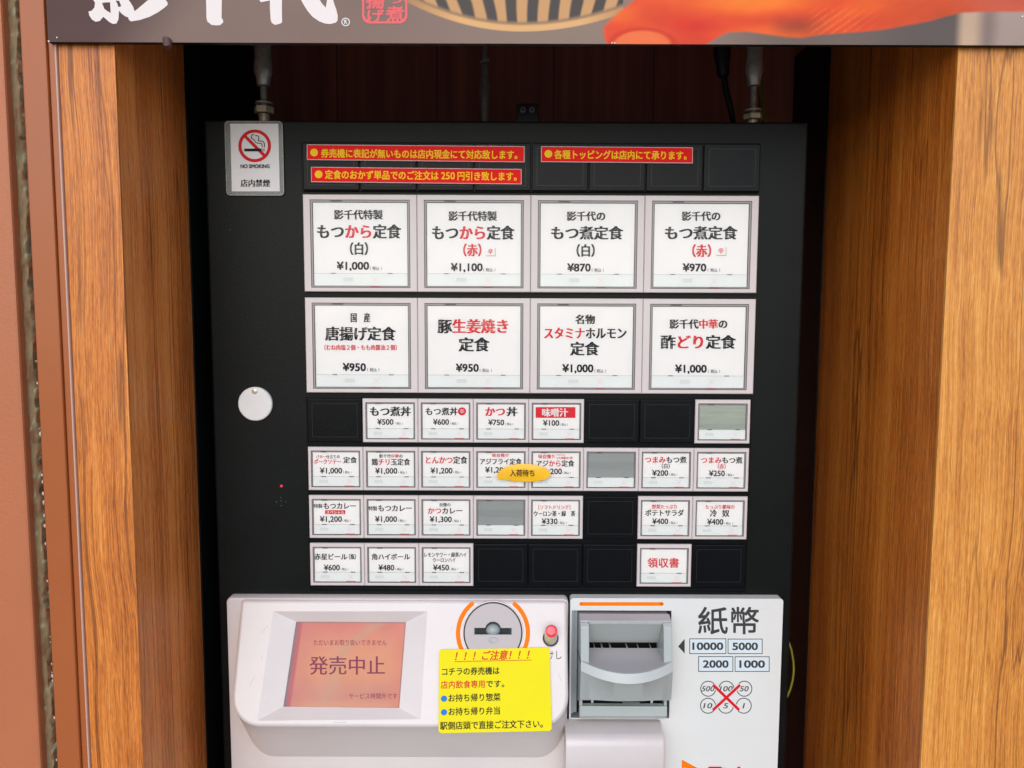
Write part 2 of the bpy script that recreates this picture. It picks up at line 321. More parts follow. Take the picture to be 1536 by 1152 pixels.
wl = empty('oak_pillar', ((xw0+xe_l)/2, YF, 0))
a = MB(); a.box(xw0, xe_l-.0012, YF, YF+.002, 0, Hw, 'oak_left'); build('front_board', a, wl, bevel=.0006)
a = MB(); a.box(xe_l-.016, xe_l, YF+.0022, YB, 0, Hw, 'walnut_left'); build('side_board', a, wl)
a = MB(); a.box(xe_l-.0011, xe_l+.0002, YF-.0004, YF+.0020, 0, Hw, 'oak_left'); build('edge_banding', a, wl)
tag(wl, 'narrow brown wood grain pillar left of the ticket machine, beside the terracotta column', 'pillar')
wr = empty('oak_pillar', ((xe_r+.9)/2, YF, 0))
a = MB(); a.box(xe_r+.0012, .95, YF, YF+.002, 0, Hw, 'oak_right'); build('front_board', a, wr, bevel=.0006)
ysm = -0.052
a = MB(); a.box(xe_r, xe_r+.016, YF+.0022, ysm-.0009, 0, Hw, 'walnut_right'); build('side_board', a, wr)
a = MB(); a.box(xe_r, xe_r+.016, ysm+.0009, YB, 0, Hw, 'walnut_right'); a.box(xe_r+.002, xe_r+.016, ysm-.0009, ysm+.0009, 0, Hw, 'dark_gap'); build('side_board', a, wr)
a = MB(); a.box(xe_r-.0003, xe_r+.0011, YF-.0004, YF+.0020, 0, Hw, 'oak_right'); build('edge_banding', a, wr)
tag(wr, 'wide golden wood grain pillar right of the ticket machine', 'pillar')
al = empty('alcove_lining', (0, YB, 0))
a = MB(); a.box(xe_l-.016, xe_r+.016, YB+.0005, YB+.015, 0, Hw, 'alcove_wood'); build('back_board', a, al)
a = MB(); a.box(xe_l+.0002, xe_l+.0016, .003, YB, 0, MZ1_, 'cabinet_black'); build('gap_shade_board', a, al)  # black board added to stand in for the deep shade left of the machine
a = MB(); a.box(xe_r-.0016, xe_r-.0002, .115, YB, 0, MZ1_, 'cabinet_black'); build('gap_shade_board', a, al)  # same on the right: added black board in place of shade
for px in (505, 655, 830, 980, 1140):
    a = MB(); x = P(px, 120, YB).x; a.box(x, x+.0008, YB-.0002, YB+.0004, 1.2, Hw-.1, 'dark_gap'); build('joint_line', a, al)
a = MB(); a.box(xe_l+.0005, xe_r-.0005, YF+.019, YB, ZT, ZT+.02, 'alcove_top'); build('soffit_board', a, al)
tag(al, 'dark reddish brown back wall and ceiling of the recess behind the machine', 'wall')
# ================================================================= sign board above the recess
YS = -0.1245
sb = empty('sign_board', (.35, YS, P(768, 64, YS).z))
def MS(px, py): return P(px, py, YS)
zb = P(768, 65.5, YS).z; xl = P(71, 60, YS).x; ZS = zb+.42
a = MB(); a.box(xl, 1.0, YS+.0006, YF-.0010, zb, ZS, 'board_edge' if 'board_edge' in MATS else 'cabinet_black'); bdy = build('board_body', a, sb, bevel=.0008)
def mixc(a_, b_, t): t = max(0, min(1, t)); return tuple(p+(q-p)*t for p, q in zip(a_, b_))
def sstep(a_, b_, x): t = max(0, min(1, (x-a_)/(b_-a_))); return t*t*(3-2*t)
HB = [(898, 22), (902, 45), (908, 60), (914, 74), (1035, 74), (1055, 68), (1066, 62), (1080, 53), (1094, 47), (1120, 46), (1150, 50), (1180, 54), (1204, 55), (1235, 50), (1264, 48), (1300, 45), (1328, 42), (1360, 36), (1392, 30), (1415, 23), (1440, 17), (1470, 15.5), (1540, 15), (1900, 14)]
def hand_y(x):
    if x < 898: return -999
    for (xa, ya), (xb, yb) in zip(HB, HB[1:]):
        if xa <= x <= xb: return ya+(yb-ya)*(x-xa)/(xb-xa)
    return 14
def board_col(x, y):
    n = noise.noise(Vector((x*.012, y*.03, 1))); n2 = noise.noise(Vector((x*.05, y*.08, 4)))
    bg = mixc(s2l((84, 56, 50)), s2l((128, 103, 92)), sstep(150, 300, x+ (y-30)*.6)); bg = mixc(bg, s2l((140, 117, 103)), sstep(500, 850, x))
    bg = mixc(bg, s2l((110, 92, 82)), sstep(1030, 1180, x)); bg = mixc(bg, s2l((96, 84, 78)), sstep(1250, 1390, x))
    bg = mixc(bg, s2l((196, 164, 136)), sstep(1430, 1448, x)); bg = mixc(bg, s2l((138, 118, 108)), sstep(1458, 1482, x)); bg = mixc(bg, s2l((168, 146, 134)), sstep(1482, 1505, x))
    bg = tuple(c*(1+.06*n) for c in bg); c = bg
    # bowl
    dx = x-781; k = .0015 if dx < 0 else .00118; yb = 47-k*dx*dx
    if y < yb+1.2 and 600 < x < 935:
        d = yb-y; rim = mixc(s2l((226, 172, 112)), s2l((170, 120, 78)), (abs(dx)-90)/90)
        sx = x+(y-20)*(-.55 if dx < 0 else .25)*min(1, abs(dx)/120); ph = (sx+34*math.sin(dx/150)+5*noise.noise(Vector((x*.03, y*.02, 5))))/39
        st_ = .5+.5*math.sin(2*math.pi*ph+1.0); body = mixc(s2l((70, 62, 58)), s2l((204, 152, 100)), sstep(.35, .7, st_))
        body = mixc(body, s2l((150, 118, 86)), sstep(17, 11, d)); c2 = mixc(rim, body, sstep(7, 12, d)); c = mixc(bg, c2, sstep(-1.2, 1.0, d))
    hy = hand_y(x)
    if y < hy+4:
        base = mixc(s2l((228, 92, 42)), s2l((246, 126, 48)), sstep(-.3, .5, noise.noise(Vector((x*.011, y*.03, 8)))))
        base = mixc(base, s2l((216, 62, 34)), math.exp(-((x-1040)/55)**2-((y-38)/18)**2)); base = mixc(base, s2l((252, 148, 52)), math.exp(-((x-1130)/90)**2-((y-2)/16)**2))
        base = mixc(base, s2l((150, 78, 62)), .8*math.exp(-((x-1195)/38)**2-((y-38)/14)**2)); base = mixc(base, s2l((214, 104, 58)), sstep(1220, 1400, x)); base = mixc(base, s2l((206, 116, 90)), sstep(1400, 1500, x))
        if 1205 < x < 1330: base = mixc(base, s2l((246, 160, 108)), .30*(1+noise.noise(Vector((x*.2, y*.2, 3))))*sstep(.35, .8, math.sin((x*.55+y*.75)*.75))*sstep(1205, 1230, x)*sstep(1330, 1260, x)*sstep(4, 20, y))
        nd = math.hypot((x-964)/46, (y-68)/24); base = mixc(s2l((240, 136, 84)), base, sstep(.86, 1.0, nd)); base = mixc(base, s2l((196, 48, 30)), .5*math.exp(-((nd-1.07)/.10)**2)*(y < 70))
        base = tuple((q**k_)*(1+.06*n2+.10*n) for q, k_ in zip(base, (1.08, 1.32, 1.35))); edge = sstep(hy+2.5, hy-2.5, y)*sstep(-5, 6, x-(905+max(0, 42-y)**1.25*.42)); c = mixc(c, base, edge)
    return tuple(min(1, q*.95) for q in c)
a = MB(); xs = [71+i*1.5 for i in range(int((1545-71)/1.5)+1)]+[1560+40*i for i in range(14)]; ysr = [65.4-1.45*j for j in range(0, 48)]+[-8-45*j for j in range(1, 14)]
vs = []; cols = []
Xw = [P(x, 40, YS).x for x in xs]
for y in ysr:
    z = P(768, y, YS).z+0
    for i, x in enumerate(xs):
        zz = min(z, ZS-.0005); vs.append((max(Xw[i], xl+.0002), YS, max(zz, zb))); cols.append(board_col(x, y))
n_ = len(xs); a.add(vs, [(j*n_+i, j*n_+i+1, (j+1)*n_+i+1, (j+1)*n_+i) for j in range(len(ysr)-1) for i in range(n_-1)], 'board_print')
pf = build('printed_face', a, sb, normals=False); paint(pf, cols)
L = Lay(MS, OUT)
def tr(pts, ox): return [(ox+p[0]/4.8, p[1]/4.8) for p in pts]
def fillpoly(L, outer, hs, m, lift=.0002):
    t_ = MB(); t_.holes([L.M(*p)+L.n*lift for p in outer], [[L.M(*p)+L.n*lift for p in h] for h in hs], m); L.mb.add(t_.v, t_.f, m)
fillpoly(L, tr([(400, -200), (380, -10), (397, 20), (393, 55), (372, 78), (350, 84), (356, 112), (374, 140), (400, 157), (432, 152), (456, 122), (474, 136), (498, 158), (526, 173), (552, 170), (566, 140), (570, 78), (590, 100), (614, 118), (636, 126), (640, 142), (656, 155), (720, 145), (790, 122), (850, 90), (895, 58), (921, 34), (918, 16), (902, -4), (870, -60), (830, -30), (770, 8), (712, 58), (682, 82), (672, 50), (652, 18), (625, -20), (600, -200)], 60),
         [tr([(448, 22), (476, 18), (506, 18), (508, 60), (510, 94), (484, 80), (464, 64)], 60), tr([(545, 4), (572, 8), (586, 46), (566, 52), (556, 24)], 60)], 'brush_white')
L.build('brush_character', sb); L = Lay(MS, OUT)
fillpoly(L, tr([(1192, -200), (1198, 60), (1199, 130), (1206, 156), (1236, 180), (1270, 184), (1300, 181), (1320, 162), (1318, 142), (1308, 132), (1312, -200)], 60), [], 'brush_white')
L.build('brush_character', sb); L = Lay(MS, OUT)
fillpoly(L, tr([(214, -200), (214, 6), (190, 10), (152, 18), (138, -2), (120, -30), (110, -200)], 360), [], 'brush_white', .0003)
fillpoly(L, tr([(216, -200), (216, 60), (221, 140), (228, 164), (252, 180), (290, 172), (304, 160), (302, 60), (306, -200)], 360), [], 'brush_white', .0002)
fillpoly(L, tr([(380, -200), (430, -20), (456, 30), (486, 78), (524, 122), (570, 154), (612, 170), (650, 174), (690, 164), (703, 148), (704, 112), (694, 70), (676, 20), (662, -30), (630, -40), (626, 10), (618, 56), (592, 28), (560, -22), (500, -200)], 360), [], 'brush_white')
L.build('brush_character', sb); L = Lay(MS, OUT)
L.arc(518.5, 33, 5.0, 6.3, 0, 360, 'ink_white'); L.lat('R', 'ink_white', 516.4, 520.8, 33, 6.2, fit='R')
L.build('registered_mark', sb); L = Lay(MS, OUT)
x0, x1, y0, y1 = 543.2, 611.2, -70, 35.6
pts = [(x1-9, y1), (x0+9, y1), (x0+3, y1-3.5), (x0, y1-10), (x0, y0), (x1, y0), (x1, y1-10), (x1-3, y1-3.5)]
cx, cy = (x0+x1)/2, (y0+y1)/2; inn = [(cx+(p[0]-cx)*(1-3.4*2/(x1-x0)), cy+(p[1]-cy)*(1-3.4*2/(y1-y0))) for p in pts]
L.put(pts+inn, [(k, (k+1) % 8, 8+(k+1) % 8, 8+k) for k in range(8)], 'seal_red', .0002)
for ch, xa, xb, yc, h in (('げ', 550, 575, 24, 19), ('揚', 550, 576, 0, 25), ('唐', 550, 576, -26, 24), ('煮', 580, 606, 21.5, 23), ('つ', 583, 604, -1, 15), ('も', 581, 605, -24, 22)):
    L.cjk([(ch, 'seal_red')], xa, xb, yc, h, off=.03, dup=.02)
L.build('red_seal', sb)
a = MB()
for px, py, r_ in ((73.5, 62.3, .0006), (86, 56.5, .0005), (918, 64.6, .0005), (922, 64.8, .0005), (1533, 25, .0006)):
    c = MS(px, py); a = MB(); a.tube([c+Vector((0, .0003, 0)), c+Vector((0, -.0006, 0))], r_, 'ink_white', 8); build('paint_chip', a, sb)
c = MS(252, 62.5); a = MB(); a.tube([c+Vector((0, .001, -.0025)), c+Vector((0, -.0015, -.0022)), c+Vector((0, -.0018, .001)), c+Vector((0, .0005, .0022))], [.0028, .0032, .0030, .0012], 'alcove_top', 9); build('rust_spot', a, sb, smooth=60)
tag(sb, 'brown sign board with white brush lettering, striped bowl and orange hand above the machine', 'sign')
# ================================================================= adjusting rods in the recess
def rod(px, py_nut0, py_nut1, Y, wpx, kind):
    x = P(px, 120, Y).x; s_ = (Y-EYE.y)/F/ct; base = P(px, 182, Y).z-.004
    t = empty('levelling_rod', (x, Y, 1.5+.174)); r1 = wpx*s_/2
    zz = lambda py: P(px, py, Y).z
    a = MB()
    if kind == 'front':
        prof = [(ZT+.0, .95), (zz(62), .95), (zz(88), .92), (zz(97), 1.02), (zz(108), 1.05), (zz(116), .86), (zz(128), .72), (zz(129), .66)]
        a.tube([(x, Y, z) for z, _ in prof], [r1*q for _, q in prof], 'rod_steel', 20); build('sleeve', a, t, smooth=50)
        a = MB(); n = 60; z0, z1 = zz(130), base
        a.tube([(x, Y, z0+(z1-z0)*i/n) for i in range(n+1)], [r1*(.42 if i % 2 else .34) for i in range(n+1)], 'rod_steel', 14); build('threaded_rod', a, t, smooth=70)
        zw = zz(py_nut0-5); a = MB(); a.tube([(x, Y, zw+.0008), (x, Y, zw-.0008)], r1*.98, 'steel', 20); build('washer', a, t, bevel=.0003)
        a = MB(); a.tube([(x, Y, zz(py_nut0)), (x, Y, zz(py_nut0)-.0008), (x, Y, zz(py_nut1)+.0006), (x, Y, zz(py_nut1))], [r1*.98, r1*1.14, r1*1.14, r1*.98], 'nut_brass', 6); build('nut', a, t)
        a = MB(); a.tube([(x, Y, zz(py_nut1)-.0005), (x, Y, 1.5+.172)], r1*.62, 'rod_steel', 16); build('foot', a, t)
    else:
        a = MB(); n = 70; z0, z1 = ZT, zz(94)
        a.tube([(x, Y, z0+(z1-z0)*i/n) for i in range(n+1)], [r1*(.52 if i % 2 else .44) for i in range(n+1)], 'rod_steel', 14); build('threaded_rod', a, t, smooth=70)
        a = MB(); pr = [(97, .7), (110, .78), (122, .9), (132, 1.05), (150, 1.05), (158, .96), (190, .82), (200, .8)]
        a.tube([(x, Y, zz(p)) for p, _ in pr], [r1*q for _, q in pr], 'rod_steel', 18); build('sleeve', a, t, smooth=50)
        a = MB(); a.tube([(x, Y, zz(91)), (x+.0004, Y, zz(93.2))], r1*1.05, 'steel', 18); build('washer', a, t, bevel=.0003)
    return t
tag(rod(395, 160, 171, .030, 25, 'front'), 'metal levelling rod with a brass hex nut, above the no smoking card', 'rod', 'metal rods between the machine top and the recess ceiling')
tag(rod(1131, 171, 180, .036, 24, 'front'), 'metal levelling rod beside the black power cable, above the right end of the machine', 'rod', 'metal rods between the machine top and the recess ceiling')
tag(rod(727, 0, 0, .150, 15, 'back'), 'thin middle metal rod, thread at the top, standing behind the centre of the machine', 'rod', 'metal rods between the machine top and the recess ceiling')
pc = empty('power_cable', P(1083, 120, .10)); a = MB()
a.tube([P(1082, 20, .10), P(1083, 60, .10), P(1083.5, 84, .10), P(1084, 96, .10), P(1085, 112, .10), P(1086, 116, .10)], [.0095, .0090, .0086, .0066, .0062, .0040], 'rubber', 12); build('plug', a, pc, smooth=50)
a = MB(); a.tube([P(1086, 115, .10), P(1088, 130, .10), P(1092, 148, .10), P(1097, 168, .10), P(1101, 190, .11), P(1102, 215, .12)], .0031, 'rubber', 10); build('cord', a, pc, smooth=50)
tag(pc, 'black power cable with its plug hanging behind the right rod', 'cable')
a = MB(); a.tube([P(1138, 60, .16), P(1141, 110, .16), P(1142, 145, .155), P(1146, 165, .15), P(1149, 185, .15), P(1152, 215, .15)], .0017, 'wire_green', 8)
tag(build('earth_wire', a, smooth=50), 'thin yellow green wire dropping behind the machine top beside the right rod', 'wire')
a = MB(); pts = [(1180, 960), (1185, 975), (1188, 992), (1188.6, 1005), (1187, 1020), (1183, 1035), (1178, 1046)]
a.tube([P(x+2.0, y, .035) for x, y in pts], .0011, 'wire_green', 8)
tag(build('earth_wire', a, smooth=50), 'short bright green wire loop poking out beside the lower right side of the machine', 'wire')
MZ1t = 1.5+.1738*1.0065+.0002
br = empty('mounting_bracket', P(791, 178, .06)); a = MB(); p0, p1 = P(775, 178, .06), P(808, 155, .06); p0.z = MZ1t
a.box(p0.x, p1.x, .060, .066, p0.z-.0002, p1.z, 'rubber'); a.box(p0.x, p1.x, .0661, .090, MZ1t, MZ1t+.003, 'rubber'); build('bracket_plate', a, br, bevel=.001)
for px in (784.5, 798):
    c = P(px, 165.5, .060); a = MB(); a.tube([c+Vector((0, .001, 0)), c+Vector((0, -.0018, 0)), c+Vector((0, -.0024, 0))], [.0028, .0028, .0020], 'dial', 14)
    a.tube([c+Vector((0, -.0024, 0)), c+Vector((0, -.0026, 0))], .0014, 'dark_gap', 6); build('screw', a, br, smooth=30)
tag(br, 'small black bracket with two screws standing on the machine top', 'bracket')
# ================================================================= THE TICKET MACHINE
YC = .0045                                       # cabinet face; button fronts lie on y = 0
mc = empty('ticket_machine', (-.006, .09, 0))
K = 1.0065
MX0, MX1, MZ1 = -.2752*K, .2635*K, 1.5+.1738*K
a = MB(); a.box(MX0, MX1, YC, .190, .06, MZ1, 'cabinet_black'); build('cabinet', a, mc, bevel=.0022, seg=3)
a = MB(); a.box(MX0+.02, MX1-.02, .03, .17, 0, .0597, 'cabinet_black'); build('plinth', a, mc)
a = MB(); xx = P(1160, 178, .05).x; a.box(MX1-.040, MX1-.008, .02, .06, MZ1+.0002, MZ1+.0016, 'cabinet_black'); build('top_lug', a, mc, bevel=.0004)
# rails
def plate(x0, x1, z0, z1, y0, y1, m, bev=.0005): a_ = MB(); a_.box(x0, x1, y0, y1, z0, z1, m); return a_
a = plate(-.1898, .2212, 1.5-.2578, 1.5-.0735, .0026, YC-.0001, 'plate_black'); build('button_rail', a, mc, bevel=.0006)
a = plate(-.1895, .2220, 1.5+.1118, 1.5+.1556, .0026, YC-.0001, 'plate_black'); build('button_rail', a, mc, bevel=.0006)
a = plate(-.1890, .2205, 1.5-.2572, 1.5-.2540, .0012, .0025, 'plate_black'); build('rail_lip', a, mc, bevel=.0004)
# blank plates (shared mesh per size)
def blank_mesh(wd, ht):
    m = MB(); h = .0024
    m.box(-wd/2, wd/2, -.0012, .0012, 0, ht, 'plate_black'); i = .0042
    m.ring(-wd/2+i, wd/2-i, i, ht-i, -wd/2+i+.0005, wd/2-i-.0005, i+.0005, ht-i-.0005, -.0016, 'plate_line', .0004)
    return m
bt, bs = blank_mesh(.0502, .0415), blank_mesh(.0502, .0398)
TOPX = [-.1885+.05128*k+.02564 for k in range(8)]
SX = [-.1885+.0510*k+.0255 for k in range(8)]
SZ = [1.5-.0750, 1.5-.1201, 1.5-.1655, 1.5-.2110]; SH = .0408
src = {}
def place_blank(kind, mb_, x, z):
    if kind not in src:
        o = build('blank_plate', mb_, None, org=(0, 0, 0), bevel=.0007, seg=2); o.parent = mc; src[kind] = o
    else:
        o = src[kind].copy(); COL.objects.link(o); o.parent = mc
    W[o] = Vector((x, .0013, z)); o.location = W[o]-W[mc]; return o
for x in TOPX: place_blank('t', bt, x, 1.5+.1128)
for r_, ks in ((0, (0, 5, 6)), (2, (5,)), (3, (3, 4, 5, 7))):
    for k in ks: place_blank('s', bs, SX[k], SZ[r_]-SH+.0005)
# --- menu buttons
def button_body(wd, ht, ml, mt, mb2):
    m = MB(); x0, x1 = -wd/2, wd/2; wx0, wx1, wz0, wz1 = x0+ml, x1-ml, mb2, ht-mt; e = .0006
    # outer shell with small chamfer, front ring, window wall
    o0 = [(x0, .0040, 0), (x1, .0040, 0), (x1, .0040, ht), (x0, .0040, ht)]; o1 = [(x0, e, 0), (x1, e, 0), (x1, e, ht), (x0, e, ht)]
    o2 = [(x0+e, 0, e), (x1-e, 0, e), (x1-e, 0, ht-e), (x0+e, 0, ht-e)]; i0 = [(wx0, 0, wz0), (wx1, 0, wz0), (wx1, 0, wz1), (wx0, 0, wz1)]
    i1 = [(p[0], .0022, p[2]) for p in i0]
    m.loft([o0, o1, o2, i0, i1], 'bezel'); m.quad(*[(p[0], .0022, p[2]) for p in i0], 'frame_dark'); return m, (wx0, wx1, wz0, wz1)
SPEC = {'big': (.1022, .0866, .0062, .0046, .0035, .0110, .0022), 'small': (.0507, SH-.0003, .0026, .0033, .0028, .0089, .0013)}
proto = {}
for kd, (wd, ht, ml, mt, mb2, fh, rt) in SPEC.items():
    m, (x0, x1, z0, z1) = button_body(wd, ht, ml, mt, mb2); d = {'body': m}
    f = MB(); e = .00055; f.ring(x0+e, x1-e, z0+e, z1-e, x0+rt-.0002, x1-rt+.0002, z0+rt-.0008, z1-rt+.0002, .0003, 'frame_grey', .0018)
    f.box(x0+wd*.18, x0+wd*.28, .0001, .0012, z1-.0016, z1-.0007, 'frame_dark'); d['frame'] = f
    cx0, cx1, cz0, cz1 = x0+rt+.0004, x1-rt-.0004, z0+rt-.0004, z1-rt-.0004
    if kd == 'small': cx0 -= .0002; cx1 += .0002
    f = MB(); f.rect(cx0, cx1, cz0, cz0+fh, .0009, 'flap'); f.box(cx0, cx1, .00085, .0010, cz0+fh, cz0+fh+.00022, 'mark_line')
    w2 = cx1-cx0
    for t in (.18, .79): f.box(cx0+w2*t, cx0+w2*(t+(.05 if kd == 'big' else .10)), .0006, .0012, cz0+fh-.0002, cz0+fh+.00045, 'frame_dark')
    f.rect(cx0+w2*(.31 if kd == 'big' else .13), cx0+w2*(.42 if kd == 'big' else .32), cz0+fh*.35, cz0+fh*.68, .00086, 'mark_grey')
    tx = cx0+w2*(.65 if kd == 'big' else .79); q = fh*.22; tz = cz0+fh*.5
    for s_ in (-1, 1): f.add([(tx-q-.0004, .00084-.00001*s_, tz-s_*q), (tx-q+.0004, .00084-.00001*s_, tz-s_*q), (tx+q+.0004, .00084-.00001*s_, tz+s_*q), (tx+q-.0004, .00084-.00001*s_, tz+s_*q)], [(0, 1, 2, 3)], 'mark_pink')
    d['flap'] = f
    for cm in ('card', 'card_grey', 'card_green'):
        f = MB(); f.rect(cx0, cx1, cz0+fh, cz1, .0011, cm); d[cm] = f
    f = MB(); lw = w2*(.10 if kd == 'big' else .20); f.box(tx-lw/2, tx+lw/2, -.0001, .0010, z0+.0007, z0+.0007+.0007, 'lamp_red'); d['lamp'] = f
    f = MB(); f.rect(x0+rt*.9, x1-rt*.9, z0+rt*.7, z1-rt*.9, .0005, 'clear_pane'); d['pane'] = f
    d['card_rect'] = (cx0, cx1, cz0+fh, cz1); proto[kd] = d
first = {}
def sub(kd, key, name, par):
    k = (kd, key)
    if k in first: o = first[k].copy(); COL.objects.link(o)
    else: o = build(name, proto[kd][key], None, org=(0, 0, 0), normals=(key == 'body')); first[k] = o
    if par: o.parent = par
    o.location = (0, 0, 0); return o
def menu_button(kd, xc, zbot, label, lines=None, card='card'):
    o = sub(kd, 'body', 'menu_button', None); o.parent = mc; W[o] = Vector((xc, 0, zbot)); o.location = W[o]-W[mc]; o['label'] = label
    sub(kd, 'frame', 'window_frame', o); sub(kd, card, 'menu_card', o); sub(kd, 'flap', 'flap', o); sub(kd, 'lamp', 'indicator_lamp', o)
    if lines:
        L = Lay(lambda x, y: P(x, y, .0011), OUT)
        for f_ in lines: f_(L)
        t = L.build('card_lettering', o)
    sub(kd, 'pane', 'window_pane', o); return o
B, Rd, Wh = 'ink', 'ink_red', 'ink_white'
def C(segs, x0, x1, yc, h, off=None, dup=None):
    if isinstance(segs, str): segs = [(segs, B)]
    if off is None: off, dup = (.012, .018) if h < 7.2 else (.010, .028) if h < 12 else (.009, .045)
    return lambda L: L.cjk(segs, x0, x1, yc, h, off, dup)
def PR(t, x0, x1, yc, tx0, tx1, big):
    def f(L):
        L.lat(t, B, x0, x1, yc, 11.3 if big else 8.2, .030 if big else .020); h = 5.2 if big else 3.6
        L.lat('(', B, tx0, tx0+h*.28, yc+(3.8 if big else 2.3), h, .0, fit='('); L.cjk([('税込', B)], tx0+(tx1-tx0)*.22, tx0+(tx1-tx0)*.78, yc+(3.8 if big else 2.3), h, .012, 0); L.lat(')', B, tx1-h*.28, tx1, yc+(3.8 if big else 2.3), h, .0, fit=')')
    return f
def hot(x0, x1, y0, y1):
    def f(L): L.rect(x0, x1, y0, y1, 'card', .00035); L.rect(x0+.6, x1+.8, y0+.8, y1+.9, 'frame_grey', .0002); L.cjk([('辛', Rd)], x0+2.2, x1-2.2, (y0+y1)/2, (y1-y0)*.66, .012, .012) if 0 else None; L2 = Lay(L.M, L.n*1); v, g_ = glyph('辛', 0); s_ = (y1-y0)*.74; L.put([((x0+x1)/2+(vx-.5)*s_, (y0+y1)/2-(vy-.38)*s_) for vx, vy in v], g_, Rd, .00045); L.put([((x0+x1)/2+(vx-.46)*s_, (y0+y1)/2-(vy-.38)*s_) for vx, vy in v], g_, Rd, .00048)  # offset grey rect under the tag is its drop shadow, painted in
    return f
BXc = [-.1886+.10252*k+.05126 for k in range(4)]; BZ = [1.5+.0224, 1.5-.0697]
for k, (lab, ls) in enumerate([
    ('white menu button for a 1,000 yen set meal, top left of the grid', [C('影千代特製', 501.4, 573.6, 322, 14), C([('もつ', B), ('から', Rd), ('定食', B)], 475.6, 600.5, 347.3, 20.5), C('（白）', 515, 562, 373, 18), PR('¥1,000', 505.6, 553.2, 398.8, 554.8, 572.9, 1)]),
    ('white menu button for an 1,100 yen set meal with a tiny hot tag', [C('影千代特製', 673.2, 744.7, 324, 14), C([('もつ', B), ('から', Rd), ('定食', B)], 648, 770.5, 349, 20.5), C([('（赤）', Rd)], 685, 732, 375, 18), hot(728.7, 742.3, 371.3, 383.3), PR('¥1,100', 676.7, 723.6, 401, 725, 743, 1)]),
    ('white menu button for an 870 yen set meal', [C('影千代の', 850.5, 908, 324.2, 13.6), C('もつ煮定食', 826.5, 933.4, 349.3, 19.5), C('（白）', 855, 902, 375.7, 18), PR('¥870', 851.3, 885.6, 401.4, 887.6, 905.7, 1)]),
    ('white menu button for a 970 yen set meal with a tiny hot tag', [C('影千代の', 1023, 1080.6, 324.2, 13.6), C('もつ煮定食', 997.2, 1104.8, 349.3, 19.5), C([('（赤）', Rd)], 1028, 1077, 376, 18), hot(1073.6, 1088.6, 370, 382.6), PR('¥970', 1024.4, 1059, 401.4, 1061.5, 1079.9, 1)])]):
    menu_button('big', BXc[k], BZ[0], lab, ls)
for k, (lab, ls) in enumerate([
    ('white menu button for a 950 yen fried chicken set with a small red line', [C('国 産', 526, 555.3, 476.4, 13.5), C('唐揚げ定食', 489, 592.3, 500.5, 20), C([('（むね肉塩２個・もも肉醤油２個）', Rd)], 482, 600, 521.2, 8), PR('¥950', 514.5, 548.5, 550.8, 550.9, 569, 1)]),
    ('white menu button for a 950 yen ginger pork set', [C([('豚', B), ('生姜焼き', Rd)], 657.5, 763.4, 489.3, 20.5), C('定食', 689, 733, 516.7, 20.5), PR('¥950', 684.2, 717.7, 551.8, 719.6, 737.6, 1)]),
    ('white menu button for a 1,000 yen stamina offal set', [C('名物', 863.6, 892, 479, 13.6), C([('スタミナ', Rd), ('ホルモン', B)], 815.9, 939.6, 499.7, 17), C('定食', 856.2, 897.5, 523, 19.8), PR('¥1,000', 843.8, 889.6, 552.6, 891.3, 909, 1)]),
    ('white menu button for a 1,000 yen sweet and sour chicken set', [C([('影千代', B), ('中華', Rd), ('の', B)], 1004.6, 1091, 486, 13.6), C([('酢', B), ('どり', Rd), ('定食', B)], 992, 1102.4, 513, 20), PR('¥1,000', 1013, 1059.6, 553.2, 1062, 1080, 1)])]):
    menu_button('big', BXc[k], BZ[1], lab, ls)
def small(row, k, lab, ls, card='card'): menu_button('small', SX[k], SZ[row]-SH+.0001, lab, ls, card)
small(0, 1, 'small white menu button for a 500 yen rice bowl', [C('もつ煮丼', 554.8, 615.6, 617, 13.8), PR('¥500', 566.2, 590, 632.9, 592.4, 603.8, 0)])
def hotdot(L):
    L.disc(693, 617, 6.1, 'ink_red', lift=.0002); v, g_ = glyph('辛', 0); L.put([(693+(vx-.5)*7.6, 617-(vy-.38)*7.6) for vx, vy in v], g_, Wh, .00035)
small(0, 2, 'small white menu button for a 600 yen rice bowl with a red hot dot', [C('もつ煮丼', 638, 686.3, 617, 11.4), hotdot, PR('¥600', 649.8, 673.3, 633, 675.6, 687, 0)])
small(0, 3, 'small white menu button for a 750 yen cutlet bowl', [C([('かつ', Rd)], 728, 757.6, 617.3, 14), C('丼', 760.5, 775.5, 617.3, 13.5), PR('¥750', 732.5, 756, 633.7, 757.6, 769.7, 0)])
small(0, 4, 'small white menu button for 100 yen miso soup, white letters on a red bar', [lambda L: L.rect(803.4, 863.2, 610.6, 626.8, 'ink_red'), C([('味噌汁', Wh)], 813.3, 851.5, 618.7, 12), PR('¥100', 814.7, 838.6, 634.5, 839.8, 851.5, 0)])
small(0, 7, 'small button without a menu card, greenish backing', None, 'card_green')
small(1, 0, 'small white menu button for a 1,000 yen pork saute set', [C([('バター', Rd), ('仕立ての', B)], 474, 509.7, 685, 5), C([('ポークソテー', Rd)], 471, 512, 692.5, 7.6), C('定食', 515.4, 535, 690, 9.2), PR('¥1,000', 480, 513, 706, 515, 527, 0)])
small(1, 1, 'small white menu button for a 1,000 yen chilli chicken and egg set', [C([('影千代', B), ('中華', Rd), ('の', B)], 569, 604, 684, 5), C([('鶏', B), ('チリ', Rd), ('玉定食', B)], 557.8, 614.7, 692.9, 9.8), PR('¥1,000', 563, 595.8, 706.3, 597.6, 610, 0)])
small(1, 2, 'small white menu button for a 1,200 yen pork cutlet set', [C([('とんかつ', Rd), ('定食', B)], 637.3, 700.6, 690, 10.8), PR('¥1,200', 646, 678.5, 706, 680, 692, 0)])
